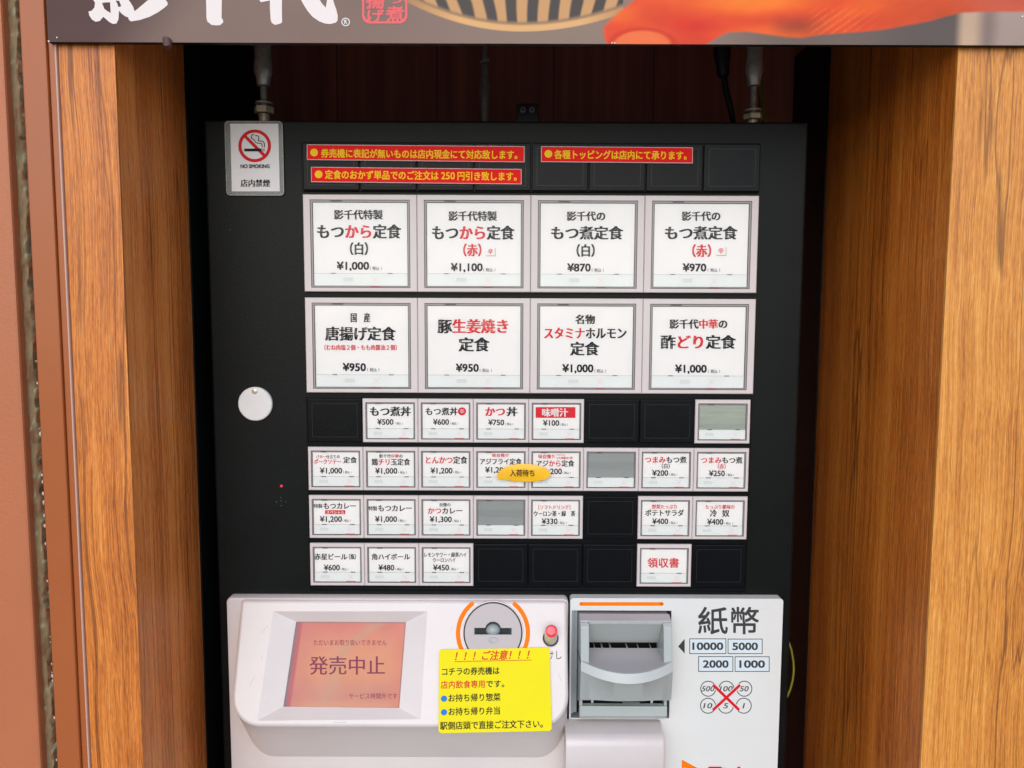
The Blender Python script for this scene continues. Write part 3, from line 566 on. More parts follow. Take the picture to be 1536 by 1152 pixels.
small(1, 3, 'small white menu button for a fried horse mackerel set, price half covered by the yellow tag', [C([('味自慢', Rd)], 738.3, 757, 683, 5.3), lambda L: L.lat('!!', Rd, 758.5, 762.5, 683, 4.6, fit='!'), C('アジフライ定食', 719.5, 782, 692.2, 9), PR('¥1,200', 728, 760.5, 704.8, 762, 773, 0)])
small(1, 4, 'small white menu button for a deep fried horse mackerel set, its price starting under the yellow tag', [C([('味自慢', Rd)], 807.4, 826.5, 684.7, 6), lambda L: L.lat('!!', Rd, 828, 831.5, 684.7, 4.8, fit='!'), C([('アジフライ', Rd)], 834.5, 848, 682.8, 3.2), C([('もも肉醤油２個', Rd)], 834.5, 858.5, 686.8, 3.2), C([('アジ', B), ('から', Rd), ('定食', B)], 804, 861, 695, 9.4), PR('¥1,200', 810, 842.6, 707, 844, 856, 0)])
small(1, 5, 'small button without a menu card in the second small row, grey backing', None, 'card_grey')
small(1, 6, 'small white menu button for a 200 yen side dish', [C([('つまみ', Rd), ('もつ煮', B)], 967.5, 1029.6, 689.6, 9.6), C('（白）', 988, 1009, 699, 7), PR('¥200', 978.5, 1002, 709.5, 1004, 1016, 0)])
small(1, 7, 'small white menu button for a 250 yen side dish', [C([('つまみ', Rd), ('もつ煮', B)], 1051.4, 1113.5, 690.3, 9.6), C([('（赤）', Rd)], 1072, 1093, 699.6, 7), PR('¥250', 1063.6, 1087, 710, 1089, 1101, 0)])
small(2, 0, 'small white menu button for a 1,200 yen special curry with a red badge', [C('特製', 471, 483.5, 759, 6.2), C('もつカレー', 485, 534, 758.8, 9.6), lambda L: L.rect(487.6, 518, 765.3, 771.2, 'ink_red'), C([('スペシャル', Wh)], 489.5, 516.5, 768.3, 5), PR('¥1,200', 480, 512.7, 778.6, 514, 526, 0)])
small(2, 1, 'small white menu button for a 1,000 yen offal curry', [C('特製', 553, 565.5, 762.6, 6.6), C('もつカレー', 567, 618, 762.2, 9.8), PR('¥1,000', 562.8, 595.4, 778.6, 597, 609, 0)])
small(2, 2, 'small white menu button for a 1,300 yen cutlet curry', [C('自慢の', 659, 676, 757, 5.2), C([('かつ', Rd), ('カレー', B)], 641.8, 693.8, 766, 9.8), PR('¥1,300', 644.8, 677.4, 779, 679, 691, 0)])
small(2, 3, 'small button without a menu card in the third small row, grey backing', None, 'card_grey')
small(2, 4, 'small white menu button for a 330 yen soft drink', [C([('［ソフトドリンク］', Rd)], 803.5, 859.6, 760.8, 6.2), C('ウーロン茶・緑 茶', 800.4, 862.7, 770.4, 8), PR('¥330', 812.8, 836, 782, 837, 850, 0)])
small(2, 6, 'small white menu button for a 400 yen potato salad', [C([('野菜たっぷり', Rd)], 978, 1016, 760, 6.2), C('ポテトサラダ', 968, 1025.4, 769.3, 9.4), PR('¥400', 978.5, 1002, 782, 1003.5, 1016, 0)])
small(2, 7, 'small white menu button for a 400 yen cold tofu', [C([('たっぷり薬味の', Rd)], 1058, 1102, 760.3, 6.2), C('冷', 1065.3, 1075, 769.9, 10.4), C('奴', 1083.6, 1093.6, 769.9, 10.4), PR('¥400', 1061, 1084.7, 782.8, 1086, 1099, 0)])
small(3, 0, 'small white menu button for a 600 yen bottled beer', [C('赤星ビール', 472, 520.6, 835, 9.2), C('（瓶）', 519.5, 538, 835, 7.6), PR('¥600', 486, 509.5, 851.4, 510.8, 522.5, 0)])
small(3, 1, 'small white menu button for a 480 yen highball', [C('角ハイボール', 557.8, 614.7, 835, 9.2), PR('¥480', 567.8, 591.2, 851.4, 593, 605, 0)])
small(3, 2, 'small white menu button for a 450 yen sour or tea highball', [C('レモンサワー・緑茶ハイ', 635.7, 700, 832, 6.9), C('ウーロンハイ', 649, 683.5, 840, 6.6), PR('¥450', 649.8, 673.3, 851.4, 674.5, 686.5, 0)])
small(3, 6, 'small white button for a receipt, three red characters', [lambda L: L.cjk([('領収書', Rd)], 971.7, 1018.3, 844.2, 14, .014, .014)])
# --- lock cap and pilot lamp on the left of the face
c = P(382.5, 606, YC-.003); s_ = .70*1/F/ct; r_ = 25.6*s_
a = MB(); a.tube([c+Vector((0, .003, 0)), c+Vector((0, .0004, 0)), c+Vector((0, -.0004, 0))], [r_, r_, r_-.0008], 'lacquer_white', 56); lk = build('lock_cover', a, mc, org=c, smooth=35)
c2 = P(382.2, 586.5, YC-.0034); a = MB(); a.tube([c2+Vector((0, .0002, 0)), c2+Vector((0, -.0010, 0)), c2+Vector((0, -.0014, 0))], [.0026, .0024, .0014], 'steel', 16); build('rivet', a, lk, smooth=50)
c = P(422.3, 729, YC); a = MB(); a.tube([c+Vector((0, .001, 0)), c+Vector((0, -.0008, 0)), c+Vector((0, -.0014, 0))], [.0015, .0014, .0008], 'button_red', 14); build('pilot_lamp', a, mc, smooth=60)
a = MB()
for px, py in ((421.8, 751), (415, 752.8), (428.8, 752.6), (421.6, 746), (421.8, 758.5), (476, 480), (345, 345)): c = P(px, py, YC); a.tube([c+Vector((0, .0002, 0)), c+Vector((0, -.0003, 0))], .00026, 'mark_line', 6)
build('scratch_marks', a, mc)
# --- lower left unit: base plate, sloping console with screen
YP = -.0060
def PX(px, py=1000, Y=YP): return P(px, py, Y).x
bp_x0, bp_x1 = PX(339.5, 905), PX(852.6, 900); zt = P(600, 897.5, YP).z; ZB = 1.5-.62
a = MB(); a.loft([[(x, y, z) for x, _, z in rnd(bp_x0+i, bp_x1-i, ZB, zt-i, .0045, 4)] for y, i in ((YC-.0002, 0), (YP+.0012, 0), (YP+.0003, .0004), (YP, .0012))], 'panel_pink', cap1=True); build('lower_panel', a, mc, smooth=40)
YK = YP-.042                                     # the console's foremost edge
kx0, kx1 = PX(363.5, 905), PX(850.3, 905)
kz1 = P(600, 899.5, YP-.003).z; kzf = P(600, 1092, YK).z; kzb = P(600, 1135, YP).z
p_top = Vector((0, YP-.0035, kz1)); p_bot = Vector((0, YK, kzf)); down = (p_bot-p_top).normalized(); NS = Vector((1, 0, 0)).cross(down).normalized()
if NS.y > 0: NS = -NS
slen = (p_bot-p_top).length
def SL(x, t, h=0): return Vector((x, p_top.y, p_top.z))+down*t+NS*h      # t along the slope from its top
def KP(px, py, h=0): return PQ(px, py, p_top+NS*h, NS)
def tpar(p): return (p-p_top).dot(down)
def outline(ins, rad, fb=lambda x, t: (x, t)):
    o = []; r2 = .0035
    for cxx, tt, a0, rr_ in ((kx1-r2, r2, -90, r2), (kx1-rad, slen-rad, 0, rad), (kx0+rad, slen-rad, 90, rad), (kx0+r2, r2, 180, r2)):
        for k in range(9):
            a_ = R(a0+90*k/8); rr2 = max(rr_-ins, .0004); o.append((cxx+rr2*math.cos(a_), tt+rr2*math.sin(a_)))
    return o
RAD = .027
o0 = outline(0, RAD)
def backpt(x, t):                                # where the rim meets the base plate
    z = kz1+(kzb-kz1)*(t/slen)**1.0; xx = x
    return Vector((xx, YP-.0003, z))
def lerp(p, q, t): return p+(q-p)*t
loops = [[SL(x, t, 0) for x, t in outline(.0032, RAD)], [SL(x, t, -.0005) for x, t in outline(.0016, RAD)], [SL(x, t, -.0018) for x, t in outline(.0004, RAD)], [SL(x, t, -.0036) for x, t in o0], [lerp(SL(x, t, -.0036), backpt(x, t), .5) for x, t in o0], [backpt(x, t) for x, t in o0]]
cs = MB(); cs.loft(loops, 'panel_pink')
# screen recess
dc0 = KP(739.5, 949, 0); mm0 = .955*(KP(785, 949)-dc0).length/45.5
DH = [dc0+Vector((1, 0, 0))*(43*mm0*math.cos(2*math.pi*k/40))-down*(43*mm0*math.sin(2*math.pi*k/40)) for k in range(40)]
fo = [KP(410, 917), KP(641, 917), KP(631, 1079), KP(386, 1081)]
sc0 = [(444.2, 932.5), (609, 933.2), (599, 1062), (425, 1060)]; HD = -.0075
fi = [KP(x, y, HD) for x, y in sc0]
cs.holes(loops[0], [fo, DH], 'panel_pink'); cs.loft([fo, fi], 'panel_pink')
con = build('console', cs, mc, smooth=32)
# screen glass with its glowing message
a = MB(); U, V_ = 60, 48; vs = []; cols = []
for j in range(V_+1):
    for i in range(U+1):
        u, v = i/U, j/V_; p = lerp(lerp(fi[0], fi[1], u), lerp(fi[3], fi[2], u), v)-NS*.0006; vs.append(p)
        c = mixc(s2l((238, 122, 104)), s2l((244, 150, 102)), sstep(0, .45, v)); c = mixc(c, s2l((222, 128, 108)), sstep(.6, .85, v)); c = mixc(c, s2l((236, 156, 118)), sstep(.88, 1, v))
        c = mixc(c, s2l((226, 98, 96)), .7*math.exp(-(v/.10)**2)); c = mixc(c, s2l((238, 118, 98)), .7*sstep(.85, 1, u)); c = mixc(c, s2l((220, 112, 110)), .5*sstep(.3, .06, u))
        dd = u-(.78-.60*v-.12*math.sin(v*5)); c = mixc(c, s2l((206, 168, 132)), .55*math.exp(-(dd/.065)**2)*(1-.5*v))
        if v < .012 or u < .022 or u > .992: c = s2l((112, 88, 112))
        elif u < .055: c = s2l((200, 44, 84))
        elif u < .062: c = s2l((232, 140, 130))
        c = mixc(c, s2l((236, 176, 150)), .22+.25*max(0, noise.noise(Vector((u*4, v*3, 7))))); c = tuple(q*(1+.04*noise.noise(Vector((u*9, v*9, 2)))) for q in c); cols.append(c)
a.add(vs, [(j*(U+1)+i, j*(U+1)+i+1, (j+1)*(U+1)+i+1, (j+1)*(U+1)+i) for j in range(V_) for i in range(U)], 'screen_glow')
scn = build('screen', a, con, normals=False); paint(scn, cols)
mat('screen_ink', (.02, .01, .015), .3, spec=.2, emit=s2l((150, 36, 84)), estr=.55)
L = Lay(lambda x, y: KP(x, y, HD+.0001), NS)
L.cjk([('ただいまお取り扱いできません', 'screen_ink')], 470, 580, 963.8, 8.6, .0, 0); L.cjk([('発売中止', 'screen_ink')], 465, 577, 998.2, 27, .0, .012); L.cjk([('サービス時間外です', 'screen_ink')], 523, 596, 1044, 8.4, .0, 0)
L.build('screen_lettering', con)
# coin dial
def KM(px, py): return KP(px, py, 0)
dc = KP(739.5, 949, 0); rpx = 45.5; mm = (KP(739.5+rpx, 949)-dc).length/rpx*.955
ex = Vector((1, 0, 0)); ey = -down
def D(x, y, h=0): return dc+ex*(x*mm)+ey*(y*mm)+NS*h      # x right, y up, in photo pixels about the dial
a = MB(); n = 72; cir = lambda r__, h_: [D(r__*math.cos(2*math.pi*k/n), r__*math.sin(2*math.pi*k/n), h_) for k in range(n)]
a.loft([cir(48.6, .0001), cir(48.0, .0009), cir(46.6, .0010), cir(46.3, .0002)], 'panel_pink'); a.loft([cir(46.3, .0003), cir(44.6, .0003)], 'dark_gap'); a.loft([cir(44.8, .0003), cir(44.6, .0012), cir(44.0, .0016)], 'dial')
slot = [(-29, 7), (-12.5, 7)]+[(12.6*math.cos(R(q)), 4+12.6*math.sin(R(q))) for q in range(165, 14, -15)]+[(12.5, 7), (29, 7), (29, -2.5), (-29, -2.5)]
sl3 = [D(x, y, .0016) for x, y in slot]; a.holes(cir(44.0, .0016), [sl3], 'dial')
inner = [D(x*.8, 2.2+(y-2.2)*.72, -.006) for x, y in slot]; a.loft([sl3, inner], 'dial_in'); 
dl = build('coin_dial', a, mc, smooth=35)
a = MB(); a.loft([[D(x*1.03, y+.5 if y > 0 else y-.6, .0018) for x, y in slot], sl3], 'dial_light'); t_ = MB(); t_.holes(inner, [], 'dark_gap'); a.add(t_.v, t_.f, 'dark_gap'); build('slot_lining', a, dl, smooth=30)
a = MB(); loops_ = []
for j in range(9):
    ph = R(90*j/8); rr_ = 11.6*math.cos(ph)+.01; loops_.append([D(rr_*math.cos(2*math.pi*k/24), 4+rr_*math.sin(2*math.pi*k/24)*.85, -.004+.0068*math.sin(ph)) for k in range(24)])
a.loft(loops_, 'dial_light'); build('slot_dome', a, dl, smooth=60)
a = MB(); el = lambda rx, ry, h_: [D(rx*math.cos(2*math.pi*k/24), -11+ry*math.sin(2*math.pi*k/24), h_) for k in range(24)]
a.loft([el(7.6, 4.4, .0016), el(7, 3.9, .0024), el(4.8, 2.4, .0024), el(4.4, 2.0, .0010), el(.01, .01, .0010)], 'dial_light'); build('return_nib', a, dl, smooth=40)
L = Lay(lambda x, y: D(x, -y), NS)
L.arc(0, 0, 51.4, 58.2, 128, 215, 'orange', lift=.0002, caps=True); L.build('orange_arc', dl); L = Lay(lambda x, y: D(x, -y), NS); L.arc(0, 0, 51.4, 58.2, 52, -35, 'orange', lift=.0002, caps=True); L.build('orange_arc', dl)
# scuffs on the console
L = Lay(KM, NS)
for q in ([(644, 909), (644.6, 911)], [(374, 1030), (378, 1022), (383, 1014)], [(392, 984), (394, 990)], [(676, 946), (679, 940)], [(668, 1085), (673, 1085.5)], [(500, 1084), (512, 1083.4), (520, 1083.8)], [(838, 1010), (842, 1022)], [(392, 950), (402, 938)]):
    L.stroke(q, .55, 'scuff', .00005)
L.build('scuff_marks', con)
# red return button
rc = KP(826, 958, 0)
a = MB(); rg = lambda r__, h_, n=32: [rc+ex*(r__*mm*math.cos(2*math.pi*k/n))+ey*(r__*mm*math.sin(2*math.pi*k/n))+(NS*.9+ey*.5)*h_ for k in range(n)]
a.loft([rg(13.2, .0001), rg(12.7, .0007), rg(11.6, .0007), rg(11.4, .0002)], 'panel_pink'); a.loft([rg(12.4, .0003+.0005), rg(10.0, .0008)], 'dark_gap'); rb = build('return_button', a, mc, smooth=30)
a = MB(); a.loft([rg(10.2, .0003), rg(10.2, .0128), rg(9.9, .0136), rg(9.3, .0138)], 'steel', cap1=True); build('button_sleeve', a, rb, smooth=35)
a = MB(); a.loft([rg(9.3, .0139), rg(9.2, .0144), rg(8.6, .0148), rg(5, .0151), rg(.05, .0152)], 'button_red'); build('button_cap', a, rb, smooth=60)
L = Lay(KM, NS); L.cjk([('とりけし', 'print_grey')], 795.5, 843, 982.3, 13.5, .0, 0); L.build('button_lettering', rb)
# --- right panel with note acceptor
wx0, wx1 = PX(854.6, 1000), PX(1171.5, 1050); 
wx1 = P(1175, 900, YP).x
wz1 = P(1000, 897.6, YP).z
hx0, hx1 = P(857.2, 960, YP).x, P(1006.3, 960, YP).x; hz1, hz0 = P(930, 915.8, YP).z, P(930, 1077, YP).z
a = MB(); outer = rnd(wx0, wx1, ZB, wz1, .003, 4, YP); hole = [(hx0, YP, hz0), (hx0, YP, hz1), (hx1, YP, hz1), (hx1, YP, hz0)]
a.holes(outer, [hole], 'panel_white'); a.loft([outer, [(x, YC-.0003, z) for x, y, z in outer]], 'panel_white'); a.loft([hole, [(x, .016, z) for x, y, z in hole]], 'acceptor_side')
a.quad(*[(x, .016, z) for x, y, z in hole], 'acceptor_side'); wp = build('note_panel', a, mc, smooth=30)
L = Lay(lambda x, y: P(x, y, YP), OUT)
L.rect(871.5, 993, 903.2, 908.6, 'orange', .0001); L.disc(871.5, 905.9, 2.7, 'orange', 14); L.disc(993, 905.9, 2.7, 'orange', 14)
L.build('orange_bar', wp); L = Lay(lambda x, y: P(x, y, YP), OUT)
L.cjk([('紙幣', 'print_grey')], 1048, 1137.5, 930.8, 39, .016, .006)
L.build('panel_lettering', wp); L = Lay(lambda x, y: P(x, y, YP), OUT)
L.poly([(1017.2, 969.5), (1027, 980.3), (1027, 958.3)], 'print_grey')
L.build('arrow_mark', wp)
for t, x0, x1, y0, y1 in (('10000', 1034, 1089.3, 957.6, 980.9), ('5000', 1091.5, 1143.8, 958, 980.9), ('2000', 1047.3, 1099.8, 984.3, 1007.6), ('1000', 1102, 1154.3, 984.5, 1007.6)):
    L = Lay(lambda x, y: P(x, y, YP), OUT); L.rect(x0, x1, y0, y1, 'print_blue', .00008); L.box(x0, x1, y0, y1, 1.1, 'print_grey', .00014); m_ = 5 if len(t) == 5 else 7.5; L.lat(t, 'print_grey', x0+m_, x1-m_, (y0+y1)/2, 10.8, .028); L.build('note_value_box', wp)
for t, cxp, cyp in (('500', 1062.3, 1033), ('100', 1089.5, 1033), ('50', 1116.5, 1033), ('10', 1062, 1058.5), ('5', 1088.8, 1058.5), ('1', 1115.6, 1058.5)):
    L = Lay(lambda x, y: P(x, y, YP), OUT); L.arc(cxp, cyp, 10.6, 11.9, 0, 360, 'print_grey', lift=.0001); hw = 3.1*len(t) if t != '1' else .8; L.lat(t, 'print_grey', cxp-hw, cxp+hw, cyp, 7.8, .012, slant=.25); L.build('coin_mark', wp)
L = Lay(lambda x, y: P(x, y, YP), OUT)
for (xa, ya), (xb, yb), lf in (((1069.5, 1027), (1108.6, 1064.8), .0003), ((1110, 1027.2), (1069.2, 1065), .00034)):
    L.stroke([(xa, ya), (xb, yb)], 6.6, 'panel_white', lf-.00012); L.stroke([(xa, ya), (xb, yb)], 4.2, 'print_red', lf)
L.build('red_cross', wp); L = Lay(lambda x, y: P(x, y, YP), OUT)
L.poly([(1022.6, 1139.2), (1022.2, 1196), (1072, 1166)], 'orange', .0001)
L.poly([(1026, 1150.5), (1025.8, 1172), (1044, 1161)], 'panel_white', .0002)
L.build('maker_logo', wp); L = Lay(lambda x, y: P(x, y, YP), OUT)
L.lat('Ticket', 'print_red', 1063, 1148, 1163, 25, .02, fit='T')
L.build('maker_lettering', wp)
# note acceptor body: sculpted front swept across its width
nb = empty('note_acceptor', P(936, 1077, YP)); nb.parent = mc; nb.location = W[nb]-W[mc]
def AX(px, py, Y): return P(px, py, Y).x
ax0, ax1 = P(868, 930, YP).x, P(1001.5, 930, YP).x; mx0, mx1 = P(879.5, 950, -.03).x+.0, P(993, 950, -.03).x
def Z(py, Y): return P(935, py, Y).z
# (a) hood above the mouth with cheeks
a = MB(); a.box(hx0+.0002, ax0-.0006, -.0015, .012, hz0+.003, hz1-.0008, 'acceptor_side'); a.box(hx0+.0002, hx0+.0022, -.0040, -.0016, hz0+.003, hz1-.0008, 'acceptor_side'); build('side_liner', a, nb, bevel=.0004)
a = MB()
hood = [(919, -.004), (921, -.013), (931, -.022), (934, -.0225)]
def slab(profile, x0, x1, m, back=.02, close=True):
    lo = [(y, Z(py, y)) for py, y in profile]; n = len(lo)
    ring_ = lo+[(back, lo[-1][1]), (back, lo[0][1])]
    a.loft([[(x, y, z) for y, z in ring_] for x in (x0, x1)], m, True, True)
slab(hood, ax0, ax1, 'acceptor_pink'); build('hood', a, nb, bevel=.0006)
a = MB(); slab([(933.6, -.0218), (937, -.0200), (958, -.0080), (963.5, -.0015)], ax0+.008, ax1-.008, 'acceptor'); build('mouth_top', a, nb, smooth=35)
a = MB(); slab([(931.8, -.0228), (933.2, -.0236), (936.2, -.0226)], ax0+.008, ax1-.008, 'acceptor_lip', back=-.018); build('mouth_edge', a, nb)
a = MB()
for x_ in (.006, .013, .021, .037, .048, .060, .068, .075):
    a.box(ax0+.009+x_*.98, ax0+.0098+x_*.98+.0006*(int(x_*1000) % 2), -.0040, .008, Z(971.8, -.004), Z(970.6, -.004), 'frame_grey')
a.box(ax0+.008, ax1-.008, .006, .009, Z(975, .0), Z(960, 0), 'dark_gap'); build('feed_rollers', a, nb)
# (b) cheeks either side of the mouth
for x0, x1 in ((ax0, ax0+.0078), (ax1-.0078, ax1)):
    a = MB(); slab([(934.2, -.0225), (941, -.0260), (985, -.0300), (1000, -.0315)], x0, x1, 'acceptor'); build('cheek', a, nb, bevel=.0008)
# (c) tray with a convex lip, then the front apron
a = MB(); NXS = 36; rows = [('acceptor_pink', (972.0, -.0015, 0)), ('acceptor_pink', (975.5, -.0040, 0)), ('acceptor_pink', (987, -.0235, .5)), ('acceptor_pink', (990.5, -.0300, 1)), ('acceptor', (991.8, -.0318, 1)), ('acceptor_lip', (1006.5, -.0345, 1)), ('acceptor', (1009, -.0330, .85)), ('acceptor', (1048, -.0290, .25)), ('acceptor', (1050.5, -.0275, .0)), ('acceptor', (1050.5, .006, 0))]
vs = []; fs = []
for j, (_, (py, y, cv)) in enumerate(rows):
    for i in range(NXS+1):
        u = 2*i/NXS-1; b_ = cv*(1-u*u); vs.append((ax0+(ax1-ax0)*i/NXS, y-.014*b_, Z(py, y)-.0052*b_*(1 if py < 1010 else .5)))
for j in range(len(rows)-1):
    for i in range(NXS): fs.append((j*(NXS+1)+i, j*(NXS+1)+i+1, (j+1)*(NXS+1)+i+1, (j+1)*(NXS+1)+i))
a.add(vs, [], 'acceptor_pink'); k1, k2, k3 = a.mi('acceptor_pink'), a.mi('acceptor'), a.mi('acceptor_lip')
for n_i, f in enumerate(fs): a.f.append(list(f)); a.m.append(k1 if n_i//NXS < 3 else k3 if n_i//NXS in (3, 4) else k2)
for e_ in (0, NXS):
    a.f.append([j*(NXS+1)+e_ for j in range(len(rows))]); a.m.append(k2)
build('tray', a, nb, smooth=38)
# (d) lower slot and bottom block
a = MB(); a.box(ax0+.003, ax1-.004, .004, .007, Z(1062, -.01), Z(1046, -.01), 'dark_gap')
for t in (.16, .83): x = ax0+(ax1-ax0)*t; a.tube([(x, -.010, Z(1050, -.01)), (x, -.010, Z(1061, -.01))], .0012, 'flap', 8)
a.box(ax0+.042, ax0+.058, -.016, -.008, Z(1058.6, -.012), Z(1056.6, -.012), 'flap'); build('lower_slot', a, nb)
a = MB(); slab([(1058, -.0165), (1059.5, -.0200), (1074, -.0200), (1078, -.0170)], ax0+.0005, ax1-.0015, 'acceptor', back=-.0120); build('bottom_block', a, nb, bevel=.0008)
for x0, x1 in ((ax0+.0006, ax0+.0032), (ax1-.0040, ax1-.0016)):
    a = MB(); a.box(x0, x1, -.0175, .01, Z(1058.6, -.0175), Z(1049.8, -.0175), 'acceptor'); build('slot_cheek', a, nb)
# (e) white hump under the acceptor
a = MB(); YH = -.036; q0, q1 = P(846, 1090, YP).x, P(1000.5, 1100, YH).x
pr = [(Z(1078.5, YP), YP-.0003), (Z(1081, YP-.003), YP-.003), (Z(1100, -.026), -.0255), (Z(1107, -.0325), -.0325), (Z(1114, YH+.0012), YH+.0012), (Z(1122, YH), YH), (ZB+.2, YH), (ZB+.16, YP-.0003)]
for m_ in range(1):
    Ls = []
    for x, ins in ((q0, 0), (q1-.004, 0), (q1-.0015, .0012), (q1-.0004, .003), (q1, .006)):
        Ls.append([(x, min(y+ins, YP-.0003+0*ins) if y < YP-.001 else y, z-ins*(.35 if k < 5 else 0)) for k, (z, y) in enumerate(pr)])
    a.loft(Ls, 'panel_pink', True, True)
build('outlet_hood', a, mc, smooth=50)
tag(mc, 'black meal ticket machine with white menu buttons, pink screen and note acceptor', 'ticket machine')
# ================================================================= things stuck on the machine
def strip(px0, px1, y0l, y1l, y0r, y1r, label, dot, tx0, tx1, yc, txt, h):
    p = [P(px0, y1l, -.0016), P(px1, y1r, -.0016), P(px1, y0r, -.0016), P(px0, y0l, -.0016)]
    t = empty('notice_strip', (p[0]+p[1])/2); a = MB()
    a.loft([[q+Vector((0, .0013, 0)) for q in p], p], 'strip_edge', True, True); build('backing', a, t, bevel=.0003)
    i = [lerp(q, sum(p, Vector())/4, 0)+Vector((sx*.0007, -.0001, sz*.0007)) for q, sx, sz in zip(p, (1, -1, -1, 1), (1, 1, -1, -1))]
    a = MB(); a.quad(*i, 'strip_red'); build('red_face', a, t, normals=False)
    sl_ = (y0r-y0l)/(px1-px0)
    L = Lay(lambda x, y: P(x, y+sl_*(x-(px0+px1)/2), -.0017), OUT); L.disc(dot[0], dot[1], 5.8, 'yellow_ink')
    txt(L, tx0, tx1, yc, h); L.build('notice_lettering', t); tag(t, label, 'notice', 'red notice strips above the menu buttons')
Y_ = 'yellow_ink'
strip(460, 787, 216.3, 240, 219, 243.6, 'upper left red notice strip with yellow text, longest of the three', (471.2, 230), 482, 783, 231, lambda L, a, b, c, h: L.cjk([('券売機に表記が無いものは店内現金にて対応致します。', Y_)], a, b, c, h, .02, .026), 12.6)
def t2(L, a, b, c, h):
    L.cjk([('定食のおかず単品でのご注文は', Y_)], 488, 657.5, c, h, .02, .026); L.lat('250', Y_, 662, 682, c, 10.5, .02); L.cjk([('円引き致します。', Y_)], 686, 782, c, h, .02, .026)
strip(466.3, 782.5, 250, 273.3, 253.2, 276.6, 'lower left red notice strip with yellow text, under the longest one', (478, 263), 488, 776, 263.2, t2, 12.6)
strip(811.4, 1039.5, 219, 243.2, 220.8, 245.2, 'right hand red notice strip with yellow text, alone over the blank plates', (822.6, 231.6), 832, 1037, 232.4, lambda L, a, b, c, h: L.cjk([('各種トッピングは店内にて承ります。', Y_)], a, b, c, h, .02, .026), 12.6)
# oval tag
ov = [(745, 716), (746.5, 711), (750, 706), (756, 701.5), (765, 698), (776, 696.3), (790, 696), (802, 697.2), (812, 699.6), (820, 703), (824.5, 707), (826, 711.5), (824.5, 715), (818, 718.5), (809, 721.5), (797, 723), (784, 723.2), (771, 722), (758, 719.7), (748, 718.3)]
t = empty('oval_tag', P(786, 723, -.001)); a = MB(); f0 = [P(x, y, -.0030)+Vector((0, .0012*math.cos((x-786)/14), 0)) for x, y in ov]
a.loft([[q+Vector((0, .0008, 0)) for q in f0], f0], 'oval', True, False); cen = P(786, 710, -.0034); a.add(f0+[cen], [(k, (k+1) % len(ov), len(ov)) for k in range(len(ov))], 'oval'); build('tag_sheet', a, t, smooth=50)
L = Lay(lambda x, y: P(x, y, -.0044), OUT); L.cjk([('入荷待ち', 'ink')], 765, 802.5, 709.4, 10, -.008, .008); L.build('tag_lettering', t)
tag(t, 'small yellow orange oval tag stuck across two menu buttons', 'tag')
# no smoking card
t = empty('no_smoking_card', P(382, 293, .0035)); yc_ = .0024
p0, p1 = P(340, 293.2, yc_), P(424, 182, yc_)
a = MB(); ou = rnd(p0.x, p1.x, p0.z, p1.z, .0035, 5, yc_-.0002); a.holes(ou, [], 'laminate'); build('laminate_sleeve', a, t, normals=False)
a = MB(); ou2 = rnd(p0.x+.0006, p1.x-.0006, p0.z+.0006, p1.z-.0006, .003, 5, yc_-.0002); a.loft([ou, [(x, yc_-.0005, z) for x, _, z in ou], [(x, yc_-.0005, z) for x, _, z in ou2]], 'strip_edge' if 0 else 'frame_grey'); build('sleeve_rim', a, t)
a = MB(); q = [P(345.6, 185.8, yc_), P(417.6, 185.5, yc_), P(419.8, 287, yc_), P(348, 287.2, yc_)]; a.loft([[v+Vector((0, .0004, 0)) for v in q], [v+Vector((0, -.0004, 0)) for v in q]], 'ink_white', True, True); build('paper', a, t)
L = Lay(lambda x, y: P(x, y, yc_-.0006), OUT)
L.arc(382, 218.8, 19.8, 24.5, 0, 360, 'print_red', 64); L.stroke([(382-22*.7071, 218.8-22*.7071), (382+22*.7071, 218.8+22*.7071)], 4.7, 'print_red', .00005)
L.rect(366.4, 392.4, 222.9, 227.1, 'ink', .0002); L.rect(393.6, 394.7, 222.9, 227.1, 'print_red', .0002); L.rect(395.7, 396.9, 222.9, 227.1, 'print_red', .0002)
def pz(pts): return [(330+x/9.6, 180+y/9.6) for x, y in pts]
def smooth_pts(pts, n=5):
    o = []
    for i in range(len(pts)-1):
        p = [pts[max(i-1, 0)], pts[i], pts[i+1], pts[min(i+2, len(pts)-1)]]
        for k in range(n):
            u = k/n; o.append(tuple(.5*((2*p[1][d])+(-p[0][d]+p[2][d])*u+(2*p[0][d]-5*p[1][d]+4*p[2][d]-p[3][d])*u*u+(-p[0][d]+3*p[1][d]-3*p[2][d]+p[3][d])*u**3) for d in (0, 1)))
    return o+[pts[-1]]
L.stroke(smooth_pts(pz([(490, 205), (458, 225), (455, 262), (492, 285), (515, 320), (555, 336), (598, 342), (612, 392)])), 1.25, 'ink', .0003)
L.stroke(smooth_pts(pz([(510, 225), (548, 232), (562, 262), (552, 298), (615, 308), (640, 342), (641, 395)])), 1.25, 'ink', .0003)
L.lat('NO SMOKING', 'ink', 361, 404.3, 249.4, 5.4, .03, fit='N'); L.cjk([('店内禁煙', 'ink')], 361.5, 404.8, 274.7, 10.8, .004, .026); L.build('card_lettering', t)
tag(t, 'laminated no smoking card with a red barred circle, top left corner of the machine', 'card')
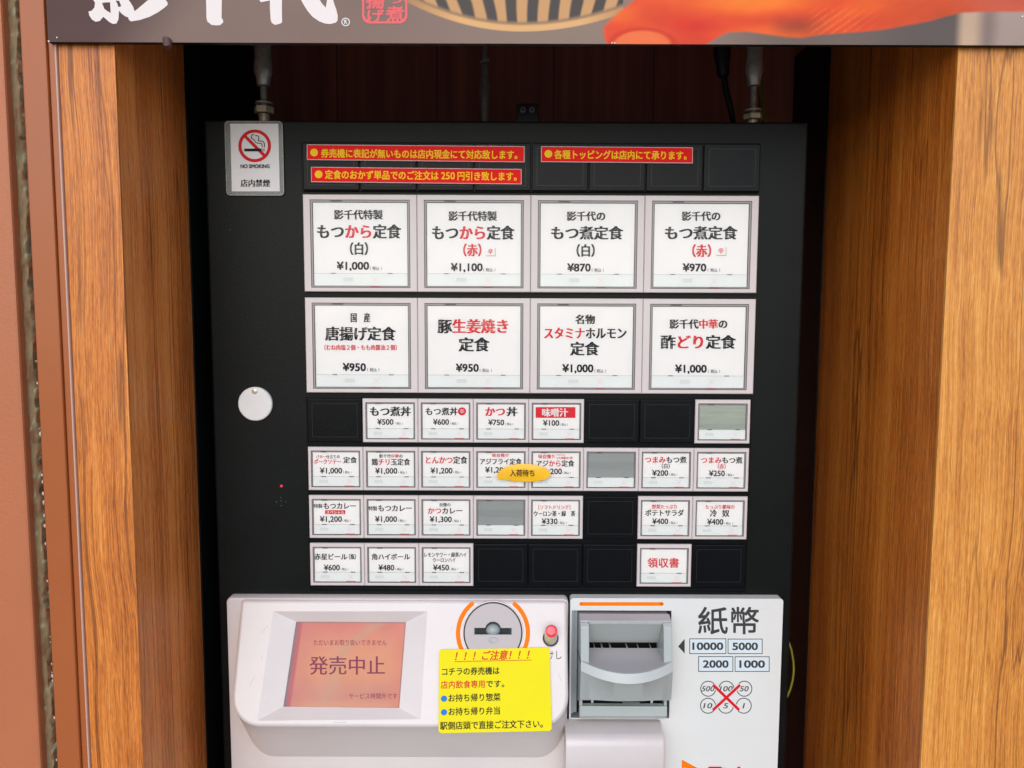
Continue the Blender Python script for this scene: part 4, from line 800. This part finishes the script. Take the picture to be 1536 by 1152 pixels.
# yellow sticker
hs = .0021
def ST(px, py, h=0): return KP(px, py-.021*(px-742), hs+h)
t = empty('notice_sticker', ST(742, 1098))
# corners in a tilted frame; y measured before the tilt
sx0, sx1, sy0, sy1 = 658.5, 824.5, 972.8, 1098.2; a = MB(); g_ = []; NU, NV = 28, 22
def rr_corner(u, v):
    x = sx0+(sx1-sx0)*u+ (v*2.2 if u > .5 else -v*.6); y = sy0+(sy1-sy0)*v; return x, y
ou = []
cr_ = 5.0
for cx_, cy_, a0 in ((sx1-cr_, sy0+cr_, -90), (sx1+3-cr_, sy1-cr_, 0), (sx0+cr_-.8, sy1-cr_, 90), (sx0+cr_, sy0+cr_, 180)):
    for k in range(6): b_ = R(a0+90*k/5); ou.append((cx_+cr_*math.cos(b_), cy_+cr_*math.sin(b_)))
a.holes([ST(x, y) for x, y in ou], [], 'sticker_yellow'); a.loft([[ST(x, y) for x, y in ou], [ST(x, y, -.0003) for x, y in ou]], 'sticker_yellow'); build('sticker_sheet', a, t, normals=False)
L = Lay(ST, NS)
L.cjk([('！！！ご注意！！！', 'print_red')], 682, 802, 982.9, 13.4, .014, .02, slant=.22, ); L.stroke([(681.5, 991.2), (797.5, 991.2)], .9, 'print_red')
L.cjk([('コチラの券売機は', 'ink')], 662, 749, 1005.9, 11.2, .012, .016); L.cjk([('店内飲食専用', 'print_red')], 661.5, 727.8, 1025.6, 11.2, .014, .006); L.cjk([('です。', 'ink')], 728.8, 763.5, 1025.6, 10.6, .012, .016)
L.disc(666, 1046.4, 4.7, 'dot_blue'); L.cjk([('お持ち帰り惣菜', 'ink')], 672.3, 750.5, 1045.6, 11.2, .012, .016); L.disc(666, 1066.8, 4.7, 'dot_blue'); L.cjk([('お持ち帰り弁当', 'ink')], 672.3, 750.5, 1066, 11.2, .012, .016)
L.cjk([('駅側店頭で直接ご注文下さい。', 'ink')], 660.5, 821, 1087, 11.6, .012, .016); L.build('sticker_lettering', t)
tag(t, 'bright yellow notice sticker with red and black text, stuck below the coin dial', 'sticker')
COL.objects.unlink(_to); bpy.data.objects.remove(_to)
